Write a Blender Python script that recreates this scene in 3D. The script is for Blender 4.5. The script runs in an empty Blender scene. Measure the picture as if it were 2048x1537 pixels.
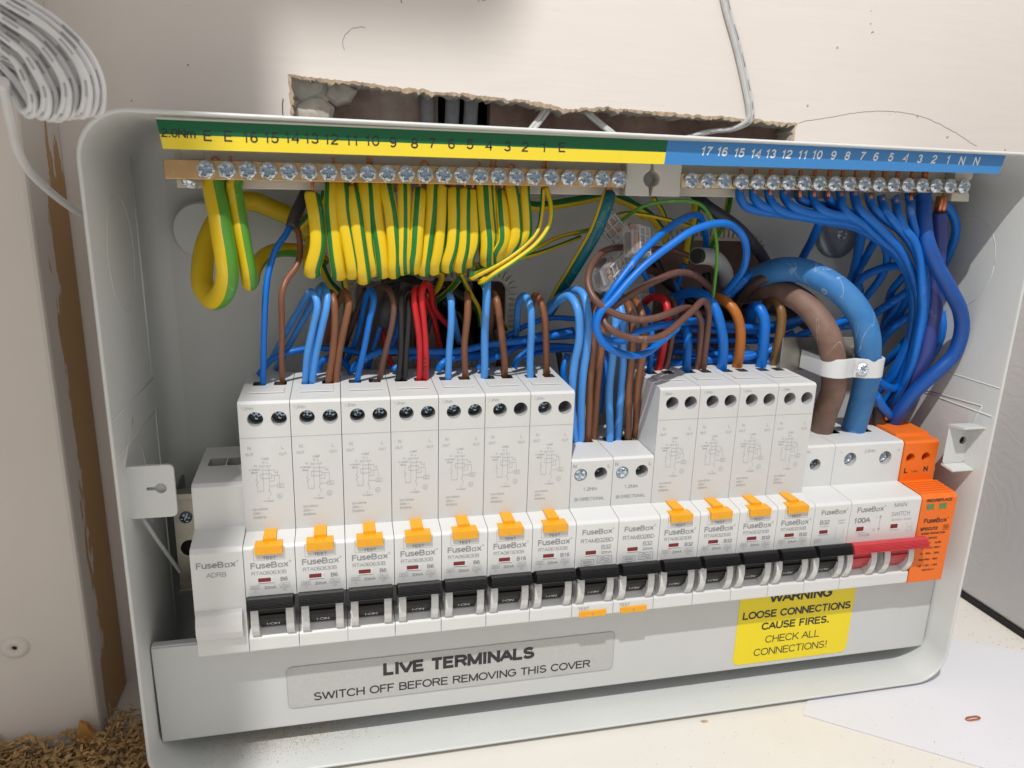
import bpy, bmesh, math, random
from mathutils import Vector, Matrix, noise
random.seed(7)
scene = bpy.context.scene
COL = scene.collection
MM = 0.001
# ------------------------------------------------------------------ camera
CAMR = Matrix(((0.9740364, 0.02985704, -0.224414), (-0.22441562, 0.25801419, -0.93971608), (0.02984485, 0.96567967, 0.2580156)))
CAMC = Vector((54.14467753, -321.54997807, 169.39998295))   # millimetres
FPX = 1473.0
cam = bpy.data.cameras.new('camera'); camo = bpy.data.objects.new('camera', cam); COL.objects.link(camo)
cam.sensor_width = 36; cam.lens = FPX / 2048 * 36; cam.clip_start = 0.005; cam.clip_end = 50
camo.matrix_world = Matrix.Translation(CAMC * MM) @ CAMR.to_4x4()
cam.dof.use_dof = True; cam.dof.focus_distance = 0.30; cam.dof.aperture_fstop = 26
scene.camera = camo
# ------------------------------------------------------------------ light
world = bpy.data.worlds.new('World'); scene.world = world; world.use_nodes = True
bg = world.node_tree.nodes['Background']; bg.inputs[0].default_value = (1.0, 0.985, 0.965, 1); bg.inputs[1].default_value = 1.0
_n = world.node_tree; _tc = _n.nodes.new('ShaderNodeTexCoord'); _sp = _n.nodes.new('ShaderNodeSeparateXYZ'); _mr = _n.nodes.new('ShaderNodeMapRange')
_mr.inputs['From Min'].default_value = -.25; _mr.inputs['From Max'].default_value = .9; _mr.inputs['To Min'].default_value = .23; _mr.inputs['To Max'].default_value = .86
_n.links.new(_tc.outputs['Generated'], _sp.inputs[0]); _n.links.new(_sp.outputs['Z'], _mr.inputs['Value']); _n.links.new(_mr.outputs[0], bg.inputs[1])
lamp = bpy.data.lights.new('work_lamp', 'POINT'); lamp.energy = 50; lamp.color = (1.0, 0.98, 0.95); lamp.shadow_soft_size = 0.010
lampo = bpy.data.objects.new('work_lamp', lamp); lampo.location = Vector((-98, -607, 1047)) * MM; COL.objects.link(lampo)
scene.view_settings.view_transform = 'Standard'; scene.view_settings.look = 'None'
scene.view_settings.exposure = 0.0; scene.view_settings.gamma = 1
scene.render.resolution_x = 1024; scene.render.resolution_y = 768

# ------------------------------------------------------------------ turning measured sight lines into places (mm: x right, d out of the back panel, z up)
def at(px, py, d):
    v = CAMR @ Vector(((px - 1024) / FPX, -(py - 768.5) / FPX, -1)); t = (-d - CAMC.y) / v.y
    q = CAMC + v * t; return Vector((q.x, d, q.z))
def on_z(px, py, z):
    v = CAMR @ Vector(((px - 1024) / FPX, -(py - 768.5) / FPX, -1)); t = (z - CAMC.z) / v.z
    q = CAMC + v * t; return Vector((q.x, -q.y, z))
ZOOM = {'A': (350, 350, 3.5745), 'B': (800, 350, 3.5745), 'C': (1150, 350, 3.5745), 'D': (1450, 350, 2.7945), 'F': (0, 0, 1.0), 'T': (0, 0, 2.926)}
def zat(k, x, y, d):
    a = ZOOM[k]; return at(a[0] + x / a[2], a[1] + y / a[2], d)

# ------------------------------------------------------------------ materials
def mat(name, col, rough=0.5, metal=0.0, noise_scale=0, noise_amt=0.0, bump=0.0, bump_scale=600, spec=0.5, col2=None, trans=0.0, alpha=1.0, coat=0.0, scratch=0.0, dirt=0.0, detail=4, rvar=0.0, sss=0.0):
    m = bpy.data.materials.new(name); m.use_nodes = True; nt = m.node_tree; b = nt.nodes['Principled BSDF']
    b.inputs['Base Color'].default_value = (*col, 1); b.inputs['Roughness'].default_value = rough; b.inputs['Metallic'].default_value = metal
    b.inputs['Specular IOR Level'].default_value = spec; b.inputs['Transmission Weight'].default_value = trans; b.inputs['Alpha'].default_value = alpha
    b.inputs['Coat Weight'].default_value = coat
    if sss: b.inputs['Subsurface Weight'].default_value = sss; b.inputs['Subsurface Radius'].default_value = (.002, .002, .002)
    tc = nt.nodes.new('ShaderNodeTexCoord')
    last = None
    if noise_amt or col2:
        n = nt.nodes.new('ShaderNodeTexNoise'); n.inputs['Scale'].default_value = noise_scale or 60; n.inputs['Detail'].default_value = detail; n.inputs['Roughness'].default_value = .6
        nt.links.new(tc.outputs['Object'], n.inputs['Vector'])
        r = nt.nodes.new('ShaderNodeValToRGB'); r.color_ramp.elements[0].position = .32; r.color_ramp.elements[1].position = .68
        c2 = col2 or tuple(c * (1 - noise_amt) for c in col)
        r.color_ramp.elements[0].color = (*c2, 1); r.color_ramp.elements[1].color = (*col, 1)
        nt.links.new(n.outputs['Fac'], r.inputs['Fac']); nt.links.new(r.outputs['Color'], b.inputs['Base Color']); last = r.outputs['Color']
        if rvar:
            mr = nt.nodes.new('ShaderNodeMapRange'); mr.inputs['To Min'].default_value = rough - rvar; mr.inputs['To Max'].default_value = rough + rvar
            nt.links.new(n.outputs['Fac'], mr.inputs['Value']); nt.links.new(mr.outputs['Result'], b.inputs['Roughness'])
    if dirt:
        n = nt.nodes.new('ShaderNodeTexNoise'); n.inputs['Scale'].default_value = 260; n.inputs['Detail'].default_value = 6; n.inputs['Roughness'].default_value = .7
        nt.links.new(tc.outputs['Object'], n.inputs['Vector'])
        r = nt.nodes.new('ShaderNodeValToRGB'); r.color_ramp.elements[0].position = .68; r.color_ramp.elements[1].position = .78
        r.color_ramp.elements[0].color = (0, 0, 0, 1); r.color_ramp.elements[1].color = (dirt, dirt, dirt, 1)
        mx = nt.nodes.new('ShaderNodeMixRGB'); mx.inputs['Color1'].default_value = (*col, 1); mx.inputs['Color2'].default_value = (.30, .24, .17, 1)
        if last: nt.links.new(last, mx.inputs['Color1'])
        nt.links.new(n.outputs['Fac'], r.inputs['Fac']); nt.links.new(r.outputs['Color'], mx.inputs['Fac']); nt.links.new(mx.outputs['Color'], b.inputs['Base Color'])
    if scratch:
        src = b.inputs['Base Color'].links[0].from_socket if b.inputs['Base Color'].links else None
        mp = nt.nodes.new('ShaderNodeMapping'); mp.inputs['Scale'].default_value = (1, 1.6, .55); mp.inputs['Rotation'].default_value = (.5, .7, .3)
        n = nt.nodes.new('ShaderNodeTexNoise'); n.inputs['Scale'].default_value = 75; n.inputs['Detail'].default_value = 2; n.inputs['Distortion'].default_value = 1.2
        n2 = nt.nodes.new('ShaderNodeTexNoise'); n2.inputs['Scale'].default_value = 38; n2.inputs['Detail'].default_value = 2
        sb = nt.nodes.new('ShaderNodeMath'); sb.operation = 'SUBTRACT'; sb.inputs[1].default_value = .5; ab = nt.nodes.new('ShaderNodeMath'); ab.operation = 'ABSOLUTE'
        mr = nt.nodes.new('ShaderNodeMapRange'); mr.inputs['From Min'].default_value = .004; mr.inputs['From Max'].default_value = .013; mr.inputs['To Min'].default_value = 1; mr.inputs['To Max'].default_value = 0
        m2 = nt.nodes.new('ShaderNodeMapRange'); m2.inputs['From Min'].default_value = .50; m2.inputs['From Max'].default_value = .60; m2.inputs['To Max'].default_value = scratch
        mu = nt.nodes.new('ShaderNodeMath'); mu.operation = 'MULTIPLY'; mx = nt.nodes.new('ShaderNodeMixRGB'); mx.inputs['Color1'].default_value = (*col, 1); mx.inputs['Color2'].default_value = tuple(min(1, c * .45 + .42) for c in col) + (1,)
        L = nt.links.new; L(tc.outputs['Object'], mp.inputs['Vector']); L(mp.outputs[0], n.inputs['Vector']); L(tc.outputs['Object'], n2.inputs['Vector']); L(n.outputs['Fac'], sb.inputs[0]); L(sb.outputs[0], ab.inputs[0]); L(ab.outputs[0], mr.inputs['Value']); L(n2.outputs['Fac'], m2.inputs['Value']); L(mr.outputs[0], mu.inputs[0]); L(m2.outputs[0], mu.inputs[1]); L(mu.outputs[0], mx.inputs['Fac'])
        if src: L(src, mx.inputs['Color1'])
        L(mx.outputs[0], b.inputs['Base Color'])
    if bump:
        n = nt.nodes.new('ShaderNodeTexNoise'); n.inputs['Scale'].default_value = bump_scale; n.inputs['Detail'].default_value = 3
        nt.links.new(tc.outputs['Object'], n.inputs['Vector'])
        bp = nt.nodes.new('ShaderNodeBump'); bp.inputs['Strength'].default_value = bump; bp.inputs['Distance'].default_value = 0.0004
        nt.links.new(n.outputs['Fac'], bp.inputs['Height']); nt.links.new(bp.outputs['Normal'], b.inputs['Normal'])
    return m
M = {}
M['plastic'] = mat('pale_grey_plastic', (.64, .645, .64), .42, noise_scale=30, noise_amt=.05, bump=.10, bump_scale=1800, dirt=.25)
M['upper'] = mat('satin_label_plastic', (.57, .575, .57), .38, noise_scale=40, noise_amt=.05, bump=.08, bump_scale=2500, dirt=.15)
M['steel_paint'] = mat('powder_coated_steel', (.585, .60, .59), .40, noise_scale=14, noise_amt=.06, bump=.22, bump_scale=900, dirt=.25)
M['plate'] = mat('cover_powder_coat', (.56, .57, .565), .42, noise_scale=14, noise_amt=.05, bump=.16, bump_scale=1300, dirt=.2)
M['cream'] = mat('cream_plastic', (.60, .58, .52), .45, noise_scale=40, noise_amt=.06)
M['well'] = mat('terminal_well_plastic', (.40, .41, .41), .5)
M['wellb'] = mat('well_bottom_shade', (.07, .075, .08), .4)  # shade at the bottom of the terminal wells, put into the colour
M['dark'] = mat('hollow_shade', (.012, .011, .010), .8)  # near-black stands for the shade inside holes and cavities
M['black'] = mat('black_toggle_plastic', (.008, .008, .009), .45, spec=.35, bump=.3, bump_scale=3000, noise_scale=700, noise_amt=.3)
M['drum'] = mat('black_drum_plastic', (.006, .006, .007), .4, spec=.3)
M['red'] = mat('red_toggle_plastic', (.52, .045, .055), .42, noise_scale=200, noise_amt=.15, bump=.3, bump_scale=2500)
M['yellow_btn'] = mat('amber_button_plastic', (.80, .37, .010), .42, noise_scale=300, noise_amt=.08)
M['orange'] = mat('orange_plastic', (.80, .16, .012), .45, noise_scale=60, noise_amt=.06, bump=.1, bump_scale=1800)
M['green_win'] = mat('green_indicator', (.10, .22, .08), .25)
M['red_win'] = mat('red_indicator', (.17, .008, .015), .3)
M['ink'] = mat('grey_print', (.25, .255, .27), .55)
M['ink_light'] = mat('fine_grey_print', (.36, .365, .37), .55)
M['ink_dark'] = mat('black_print', (.02, .02, .022), .5)
M['ink_white'] = mat('white_print', (.68, .70, .72), .5)
M['lab_green'] = mat('label_green', (.0, .105, .035), .35)
M['lab_yellow'] = mat('label_yellow', (.76, .60, .035), .35)
M['lab_blue'] = mat('label_blue', (.04, .205, .50), .35)
M['sticker'] = mat('clear_silver_sticker', (.47, .47, .465), .35, noise_scale=900, noise_amt=.08)
M['warn'] = mat('warning_yellow', (.80, .64, .005), .35)
M['brass'] = mat('brass_bar', (.62, .40, .20), .38, .85, noise_scale=80, noise_amt=.25, bump=.15, bump_scale=1500)
M['zinc'] = mat('zinc_screw', (.80, .86, .92), .34, .85, noise_scale=900, noise_amt=.25, bump=.5, bump_scale=900)
M['zinc_dark'] = mat('screw_recess', (.36, .46, .58), .35, .9)
M['galv'] = mat('galvanised_rail', (.42, .40, .34), .35, .9, noise_scale=60, noise_amt=.25)
M['copper'] = mat('copper_strands', (.72, .27, .13), .33, .9, noise_scale=900, noise_amt=.3, bump=.4, bump_scale=1200)
def wiremat(name, col, rough=.42, amt=.12): return mat(name, col, rough, noise_scale=45, noise_amt=amt, bump=.12, bump_scale=500, spec=.45, dirt=.12, scratch=.22)
M['blue'] = wiremat('blue_pvc', (.0, .15, .60))
M['lblue'] = wiremat('light_blue_pvc', (.07, .31, .80))
M['dblue'] = wiremat('deep_blue_pvc', (.006, .075, .34))
M['violet'] = wiremat('violet_blue_pvc', (.035, .055, .25))
M['brown'] = wiremat('brown_pvc', (.22, .085, .038))
M['lbrown'] = wiremat('dark_brown_pvc', (.135, .062, .045))
M['lit_brown'] = wiremat('lit_brown_pvc', (.43, .135, .018))  # brown insulation with the orange of the lighting put into its colour
M['olive'] = wiremat('olive_brown_pvc', (.21, .11, .035))
M['dkbrown'] = wiremat('very_dark_brown_pvc', (.07, .038, .028))
M['wred'] = wiremat('red_pvc', (.56, .012, .018))
M['wblack'] = wiremat('black_pvc', (.012, .012, .013))
M['yel'] = wiremat('earth_yellow_pvc', (.72, .50, .008), .42, .08)
M['grn'] = wiremat('earth_green_pvc', (.012, .17, .03), .42, .1)
M['lgrn'] = wiremat('bright_green_pvc', (.09, .30, .03), .33, .1)
M['teal'] = wiremat('teal_green_pvc', (.0, .105, .13), .25, .1)
M['shrink'] = wiremat('grey_sheath', (.065, .065, .07), .5)
M['gsheath'] = wiremat('pale_grey_sheath', (.36, .36, .36), .5)
M['dsheath'] = wiremat('slate_sheath', (.045, .05, .065), .45)
M['tail_brown'] = mat('scuffed_brown_tail', (.16, .09, .068), .58, noise_scale=110, col2=(.22, .14, .11), spec=.3, detail=8, bump=.25, bump_scale=400, dirt=.3, scratch=.5)
M['tail_blue'] = mat('scuffed_blue_tail', (.03, .16, .42), .52, noise_scale=90, col2=(.06, .21, .46), spec=.3, detail=8, bump=.25, bump_scale=400, dirt=.2, scratch=.5)
M['nylon'] = mat('white_nylon', (.60, .61, .62), .42, sss=.1)
M['clear'] = mat('clear_polycarbonate', (.75, .72, .70), .12, spec=.8, alpha=.32, noise_scale=400, noise_amt=.2, bump=.4, bump_scale=700)
M['flex'] = mat('white_flex', (.64, .64, .65), .4, noise_scale=100, noise_amt=.06)
M['flexclear'] = mat('clear_twin_flex', (.60, .60, .60), .22, trans=.15, noise_scale=200, noise_amt=.15)
M['sheath_in'] = M['well']
M['paper'] = mat('white_paper', (.70, .70, .74), .7, noise_scale=20, noise_amt=.03)
M['shave'] = mat('wood_shaving', (.47, .28, .11), .7, noise_scale=120, noise_amt=.45)
M['dust'] = mat('plaster_dust', (.62, .50, .39), .9, noise_scale=600, noise_amt=.4)
M['core'] = mat('torn_plaster_core', (.55, .42, .29), .9, noise_scale=300, noise_amt=.4, bump=1, bump_scale=500)
M['plaster'] = mat('grey_backing_plaster', (.50, .47, .41), .9, noise_scale=120, noise_amt=.35, bump=1, bump_scale=350)
M['masonry'] = mat('dusty_brown_timber', (.34, .24, .20), .9, noise_scale=70, col2=(.17, .10, .085), detail=8, bump=1, bump_scale=250)
M['masonry2'] = mat('grey_brown_timber', (.46, .39, .34), .9, noise_scale=60, col2=(.27, .19, .16), detail=8, bump=1, bump_scale=200)
M['greycable'] = mat('dusty_grey_cable', (.15, .16, .17), .5, noise_scale=150, col2=(.28, .29, .30), detail=6)
M['gap_shade'] = mat('floor_gap_shade', (.01, .01, .01), .8)  # black colour for the shade under the side panel

def wallmat():
    m = mat('painted_plaster', (.675, .625, .585), .6, noise_scale=7, noise_amt=.04)
    nt = m.node_tree; b = nt.nodes['Principled BSDF']; tc = nt.nodes['Texture Coordinate']
    mp = nt.nodes.new('ShaderNodeMapping'); mp.inputs['Scale'].default_value = (18, 30, 140)
    n1 = nt.nodes.new('ShaderNodeTexNoise'); n1.inputs['Scale'].default_value = 1.5; n1.inputs['Detail'].default_value = 5
    n2 = nt.nodes.new('ShaderNodeTexNoise'); n2.inputs['Scale'].default_value = 28; n2.inputs['Detail'].default_value = 2
    nt.links.new(tc.outputs['Object'], mp.inputs['Vector']); nt.links.new(mp.outputs['Vector'], n1.inputs['Vector']); nt.links.new(tc.outputs['Object'], n2.inputs['Vector'])
    ad = nt.nodes.new('ShaderNodeMath'); ad.operation = 'MULTIPLY_ADD'; ad.inputs[1].default_value = 1.2
    nt.links.new(n1.outputs['Fac'], ad.inputs[0]); nt.links.new(n2.outputs['Fac'], ad.inputs[2])
    # a few knocks
    v = nt.nodes.new('ShaderNodeTexVoronoi'); v.inputs['Scale'].default_value = 22
    nt.links.new(tc.outputs['Object'], v.inputs['Vector'])
    r = nt.nodes.new('ShaderNodeValToRGB'); r.color_ramp.elements[0].position = 0; r.color_ramp.elements[0].color = (0, 0, 0, 1); r.color_ramp.elements[1].position = .035; r.color_ramp.elements[1].color = (1, 1, 1, 1)
    nt.links.new(v.outputs['Distance'], r.inputs['Fac'])
    a2 = nt.nodes.new('ShaderNodeMath'); a2.operation = 'ADD'; nt.links.new(ad.outputs[0], a2.inputs[0]); nt.links.new(r.outputs['Color'], a2.inputs[1])
    bp = nt.nodes.new('ShaderNodeBump'); bp.inputs['Strength'].default_value = .12; bp.inputs['Distance'].default_value = .0012
    nt.links.new(a2.outputs[0], bp.inputs['Height']); nt.links.new(bp.outputs['Normal'], b.inputs['Normal'])
    return m
M['wall'] = wallmat()
def shelfmat():
    m = mat('worn_cream_shelf_paint', (.74, .71, .66), .5, noise_scale=9, noise_amt=.06, bump=.25, bump_scale=90, dirt=.5)
    return m
M['shelf'] = shelfmat()
def sidemat():
    m = mat('brushed_grey_panel', (.50, .485, .49), .45, noise_scale=12, noise_amt=.08)
    nt = m.node_tree; b = nt.nodes['Principled BSDF']; tc = nt.nodes['Texture Coordinate']
    w = nt.nodes.new('ShaderNodeTexWave'); w.wave_type = 'RINGS'; w.inputs['Scale'].default_value = 55; w.inputs['Distortion'].default_value = 9; w.inputs['Detail'].default_value = 3; w.inputs['Detail Scale'].default_value = 2
    nt.links.new(tc.outputs['Object'], w.inputs['Vector'])
    bp = nt.nodes.new('ShaderNodeBump'); bp.inputs['Strength'].default_value = .12; bp.inputs['Distance'].default_value = .0006
    nt.links.new(w.outputs['Fac'], bp.inputs['Height']); nt.links.new(bp.outputs['Normal'], b.inputs['Normal']); return m
M['side'] = sidemat()
def postmat():
    m = mat('painted_timber', (.60, .545, .50), .5, noise_scale=10, noise_amt=.08, bump=.3, bump_scale=60)
    nt = m.node_tree; b = nt.nodes['Principled BSDF']; tc = nt.nodes['Texture Coordinate']
    # bare brown timber where the paint never reached: a ragged band down the reveal near the wall
    sep = nt.nodes.new('ShaderNodeSeparateXYZ'); nt.links.new(tc.outputs['Object'], sep.inputs[0])
    mp = nt.nodes.new('ShaderNodeMapping'); mp.inputs['Scale'].default_value = (120, 120, 28); nt.links.new(tc.outputs['Object'], mp.inputs['Vector'])
    n = nt.nodes.new('ShaderNodeTexNoise'); n.inputs['Scale'].default_value = 1; n.inputs['Detail'].default_value = 7; n.inputs['Roughness'].default_value = .65; nt.links.new(mp.outputs['Vector'], n.inputs['Vector'])
    # y runs -0.038 (front edge) .. 0 (wall)
    a = nt.nodes.new('ShaderNodeMapRange'); a.inputs['From Min'].default_value = -.033; a.inputs['From Max'].default_value = -.018; nt.links.new(sep.outputs['Y'], a.inputs['Value'])
    zz = nt.nodes.new('ShaderNodeMapRange'); zz.inputs['From Min'].default_value = .270; zz.inputs['From Max'].default_value = .195; nt.links.new(sep.outputs['Z'], zz.inputs['Value'])
    mu = nt.nodes.new('ShaderNodeMath'); mu.operation = 'MULTIPLY'; nt.links.new(a.outputs[0], mu.inputs[0]); nt.links.new(zz.outputs[0], mu.inputs[1])
    s = nt.nodes.new('ShaderNodeMath'); s.operation = 'ADD'; n3 = nt.nodes.new('ShaderNodeMath'); n3.operation = 'MULTIPLY'; n3.inputs[1].default_value = 2.4; nt.links.new(n.outputs['Fac'], n3.inputs[0]); nt.links.new(mu.outputs[0], s.inputs[0]); nt.links.new(n3.outputs[0], s.inputs[1])
    gt = nt.nodes.new('ShaderNodeMapRange'); gt.inputs['From Min'].default_value = 1.72; gt.inputs['From Max'].default_value = 1.77; nt.links.new(s.outputs[0], gt.inputs['Value'])
    mx = nt.nodes.new('ShaderNodeMixRGB'); nt.links.new(gt.outputs[0], mx.inputs['Fac'])
    old = b.inputs['Base Color'].links[0].from_socket; nt.links.new(old, mx.inputs['Color1']); mx.inputs['Color2'].default_value = (.40, .225, .085, 1)
    nt.links.new(mx.outputs['Color'], b.inputs['Base Color']); return m
M['post'] = postmat()

# ------------------------------------------------------------------ mesh builder (coordinates in mm as x, d, z)
def tag(o, label=None, cat=None, group=None, kind=None):
    if label: o['label'] = label
    if cat: o['category'] = cat
    if group: o['group'] = group
    if kind: o['kind'] = kind
    return o
def empty(name, x, d, z):
    o = bpy.data.objects.new(name, None); COL.objects.link(o); o.location = Vector((x, -d, z)) * MM; o.empty_display_size = .01; return o
_txt = {}
def _arc(cx, cy, rx, ry, a0, a1, n=9): return [(cx + rx * math.cos(math.radians(a0 + (a1 - a0) * i / n)), cy + ry * math.sin(math.radians(a0 + (a1 - a0) * i / n))) for i in range(n + 1)]
H, XH = .70, .52
GL = {
 ' ': (.30, []), '0': (.50, [_arc(.25, .35, .21, .35, 90, 450, 18)]), '1': (.50, [[(.10, .54), (.19, .58), (.27, .70), (.27, 0)]]),
 '2': (.50, [_arc(.25, .50, .20, .20, 170, -20, 9) + [(.36, .33), (.10, .13), (.04, 0), (.46, 0)]]),
 '3': (.50, [_arc(.24, .52, .17, .18, 160, -90, 9), _arc(.24, .17, .20, .175, 90, -160, 10)]),
 '4': (.50, [[(.37, 0), (.37, .70), (.03, .19), (.48, .19)]]), '5': (.50, [[(.43, .70), (.12, .70), (.07, .36)] + _arc(.23, .225, .21, .225, 120, -155, 11)]),
 '6': (.50, [_arc(.27, .42, .21, .28, 50, 180, 6) + [(.06, .22)], _arc(.25, .21, .19, .21, 180, 540, 14)]), '7': (.50, [[(.05, .70), (.45, .70), (.26, .35), (.17, 0)]]),
 '8': (.50, [_arc(.25, .53, .165, .17, 270, 630, 14), _arc(.25, .18, .20, .18, 90, 450, 14)]), '9': (.50, [_arc(.25, .49, .19, .21, 0, 360, 14), [(.44, .50)] + _arc(.24, .28, .20, .28, 0, -130, 7)]),
 'A': (.62, [[(.02, 0), (.30, .69)], [(.60, 0), (.32, .69)], [(.13, .25), (.49, .25)]]), 'B': (.60, [[(.08, 0), (.08, .70), (.32, .70)] + _arc(.34, .54, .17, .16, 90, -90, 6) + [(.10, .38)], [(.34, .37)] + _arc(.36, .185, .19, .185, 90, -90, 6) + [(.08, 0)]]),
 'C': (.64, [_arc(.34, .35, .29, .35, 40, 320, 14)]), 'D': (.64, [[(.08, 0), (.08, .70), (.28, .70)] + _arc(.28, .35, .30, .35, 90, -90, 9) + [(.08, 0)]]),
 'E': (.56, [[(.52, .70), (.08, .70), (.08, 0), (.53, 0)], [(.10, .37), (.48, .37)]]), 'F': (.52, [[(.50, .70), (.08, .70), (.08, 0)], [(.10, .36), (.44, .36)]]),
 'G': (.68, [_arc(.35, .35, .30, .35, 42, 330, 14) + [(.62, .18), (.62, .34), (.38, .34)]]), 'H': (.64, [[(.08, 0), (.08, .70)], [(.56, 0), (.56, .70)], [(.10, .37), (.54, .37)]]),
 'I': (.24, [[(.12, 0), (.12, .70)]]), 'K': (.60, [[(.08, 0), (.08, .70)], [(.54, .70), (.10, .26)], [(.24, .40), (.57, 0)]]), 'L': (.52, [[(.08, .70), (.08, 0), (.50, 0)]]),
 'M': (.74, [[(.08, 0), (.08, .70)], [(.10, .68), (.36, .03)], [(.38, .03), (.64, .68)], [(.66, .70), (.66, 0)]]), 'N': (.64, [[(.08, 0), (.08, .70)], [(.10, .68), (.54, .02)], [(.56, 0), (.56, .70)]]),
 'O': (.70, [_arc(.35, .35, .30, .35, 90, 450, 20)]), 'P': (.58, [[(.08, 0), (.08, .70), (.34, .70)] + _arc(.35, .52, .18, .18, 90, -90, 7) + [(.10, .34)]]),
 'Q': (.70, [_arc(.35, .35, .30, .35, 90, 450, 20), [(.42, .14), (.62, -.04)]]), 'R': (.62, [[(.08, 0), (.08, .70), (.36, .70)] + _arc(.37, .53, .18, .17, 90, -90, 7) + [(.10, .36)], [(.36, .35), (.56, 0)]]),
 'S': (.58, [_arc(.29, .525, .21, .175, 35, 250, 9)[:-1] + [(.36, .33)] + _arc(.28, .18, .23, .18, 60, -155, 9)]), 'T': (.56, [[(.02, .70), (.54, .70)], [(.28, 0), (.28, .68)]]),
 'U': (.64, [[(.08, .70), (.08, .24)] + _arc(.32, .24, .24, .24, 180, 360, 9) + [(.56, .70)]]), 'V': (.60, [[(.02, .70), (.29, .01)], [(.58, .70), (.31, .01)]]),
 'W': (.86, [[(.02, .70), (.21, .01)], [(.42, .66), (.23, .01)], [(.44, .66), (.63, .01)], [(.84, .70), (.65, .01)]]), 'X': (.58, [[(.02, .70), (.56, 0)], [(.56, .70), (.02, 0)]]), 'Y': (.58, [[(.02, .70), (.29, .32), (.56, .70)], [(.29, 0), (.29, .31)]]),
 'Z': (.56, [[(.04, .70), (.52, .70), (.03, 0), (.54, 0)]]),
 'a': (.50, [_arc(.24, .37, .17, .15, 150, 0, 6) + [(.41, 0)], _arc(.23, .15, .17, .15, 60, 330, 9)]), 'd': (.52, [_arc(.24, .26, .19, .26, 0, 360, 14), [(.44, .70), (.44, 0)]]),
 'e': (.50, [[(.06, .27), (.44, .27)] + _arc(.25, .26, .19, .26, 5, 310, 12)]), 'k': (.46, [[(.07, 0), (.07, .70)], [(.40, .52), (.09, .20)], [(.2, .3), (.43, 0)]]), 'l': (.20, [[(.10, 0), (.10, .70)]]),
 'm': (.76, [[(.07, 0), (.07, .52)], [(.07, .36)] + _arc(.22, .36, .14, .16, 160, 0, 6) + [(.36, 0)], [(.38, .36)] + _arc(.52, .36, .14, .16, 160, 0, 6) + [(.66, 0)]]),
 'n': (.50, [[(.07, 0), (.07, .52)], [(.07, .34)] + _arc(.25, .34, .17, .18, 160, 0, 6) + [(.42, 0)]]), 'o': (.52, [_arc(.26, .26, .20, .26, 90, 450, 16)]),
 'p': (.52, [_arc(.28, .26, .19, .26, 0, 360, 14), [(.08, .52), (.08, -.18)]]), 's': (.46, [_arc(.23, .39, .15, .13, 30, 250, 7)[:-1] + [(.28, .25)] + _arc(.22, .13, .17, .13, 60, -155, 7)]),
 'u': (.50, [[(.07, .52), (.07, .18)] + _arc(.24, .17, .17, .17, 180, 350, 6), [(.43, .52), (.43, 0)]]), 'x': (.46, [[(.03, .52), (.43, 0)], [(.43, .52), (.03, 0)]]),
 'y': (.46, [[(.03, .52), (.23, .02)], [(.43, .52), (.18, -.18)]]), 'z': (.44, [[(.04, .52), (.40, .52), (.03, 0), (.42, 0)]]), 'c': (.46, [_arc(.25, .26, .19, .26, 45, 315, 10)]),
 '.': (.24, [[(.12, 0), (.12, .03)]]), ':': (.24, [[(.12, 0), (.12, .09)], [(.12, .40), (.12, .49)]]), '-': (.36, [[(.06, .27), (.30, .27)]]), '~': (.50, [[(.05, .24), (.16, .34), (.34, .22), (.45, .32)]]),
 '/': (.32, [[(.02, 0), (.30, .70)]]), '!': (.24, [[(.12, .28), (.12, .70)], [(.12, 0), (.12, .02)]]), '(': (.26, [_arc(.30, .3, .2, .44, 130, 230, 6)]), ')': (.26, [_arc(-.04, .3, .2, .44, 50, -50, 6)]),
 '=': (.50, [[(.06, .2), (.44, .2)], [(.06, .4), (.44, .4)]]), '\u00b7': (.26, [[(.13, .29), (.13, .39)]]), '\u25b3': (.56, [[(.04, 0), (.28, .66), (.52, 0), (.04, 0.001)]])}
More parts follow.
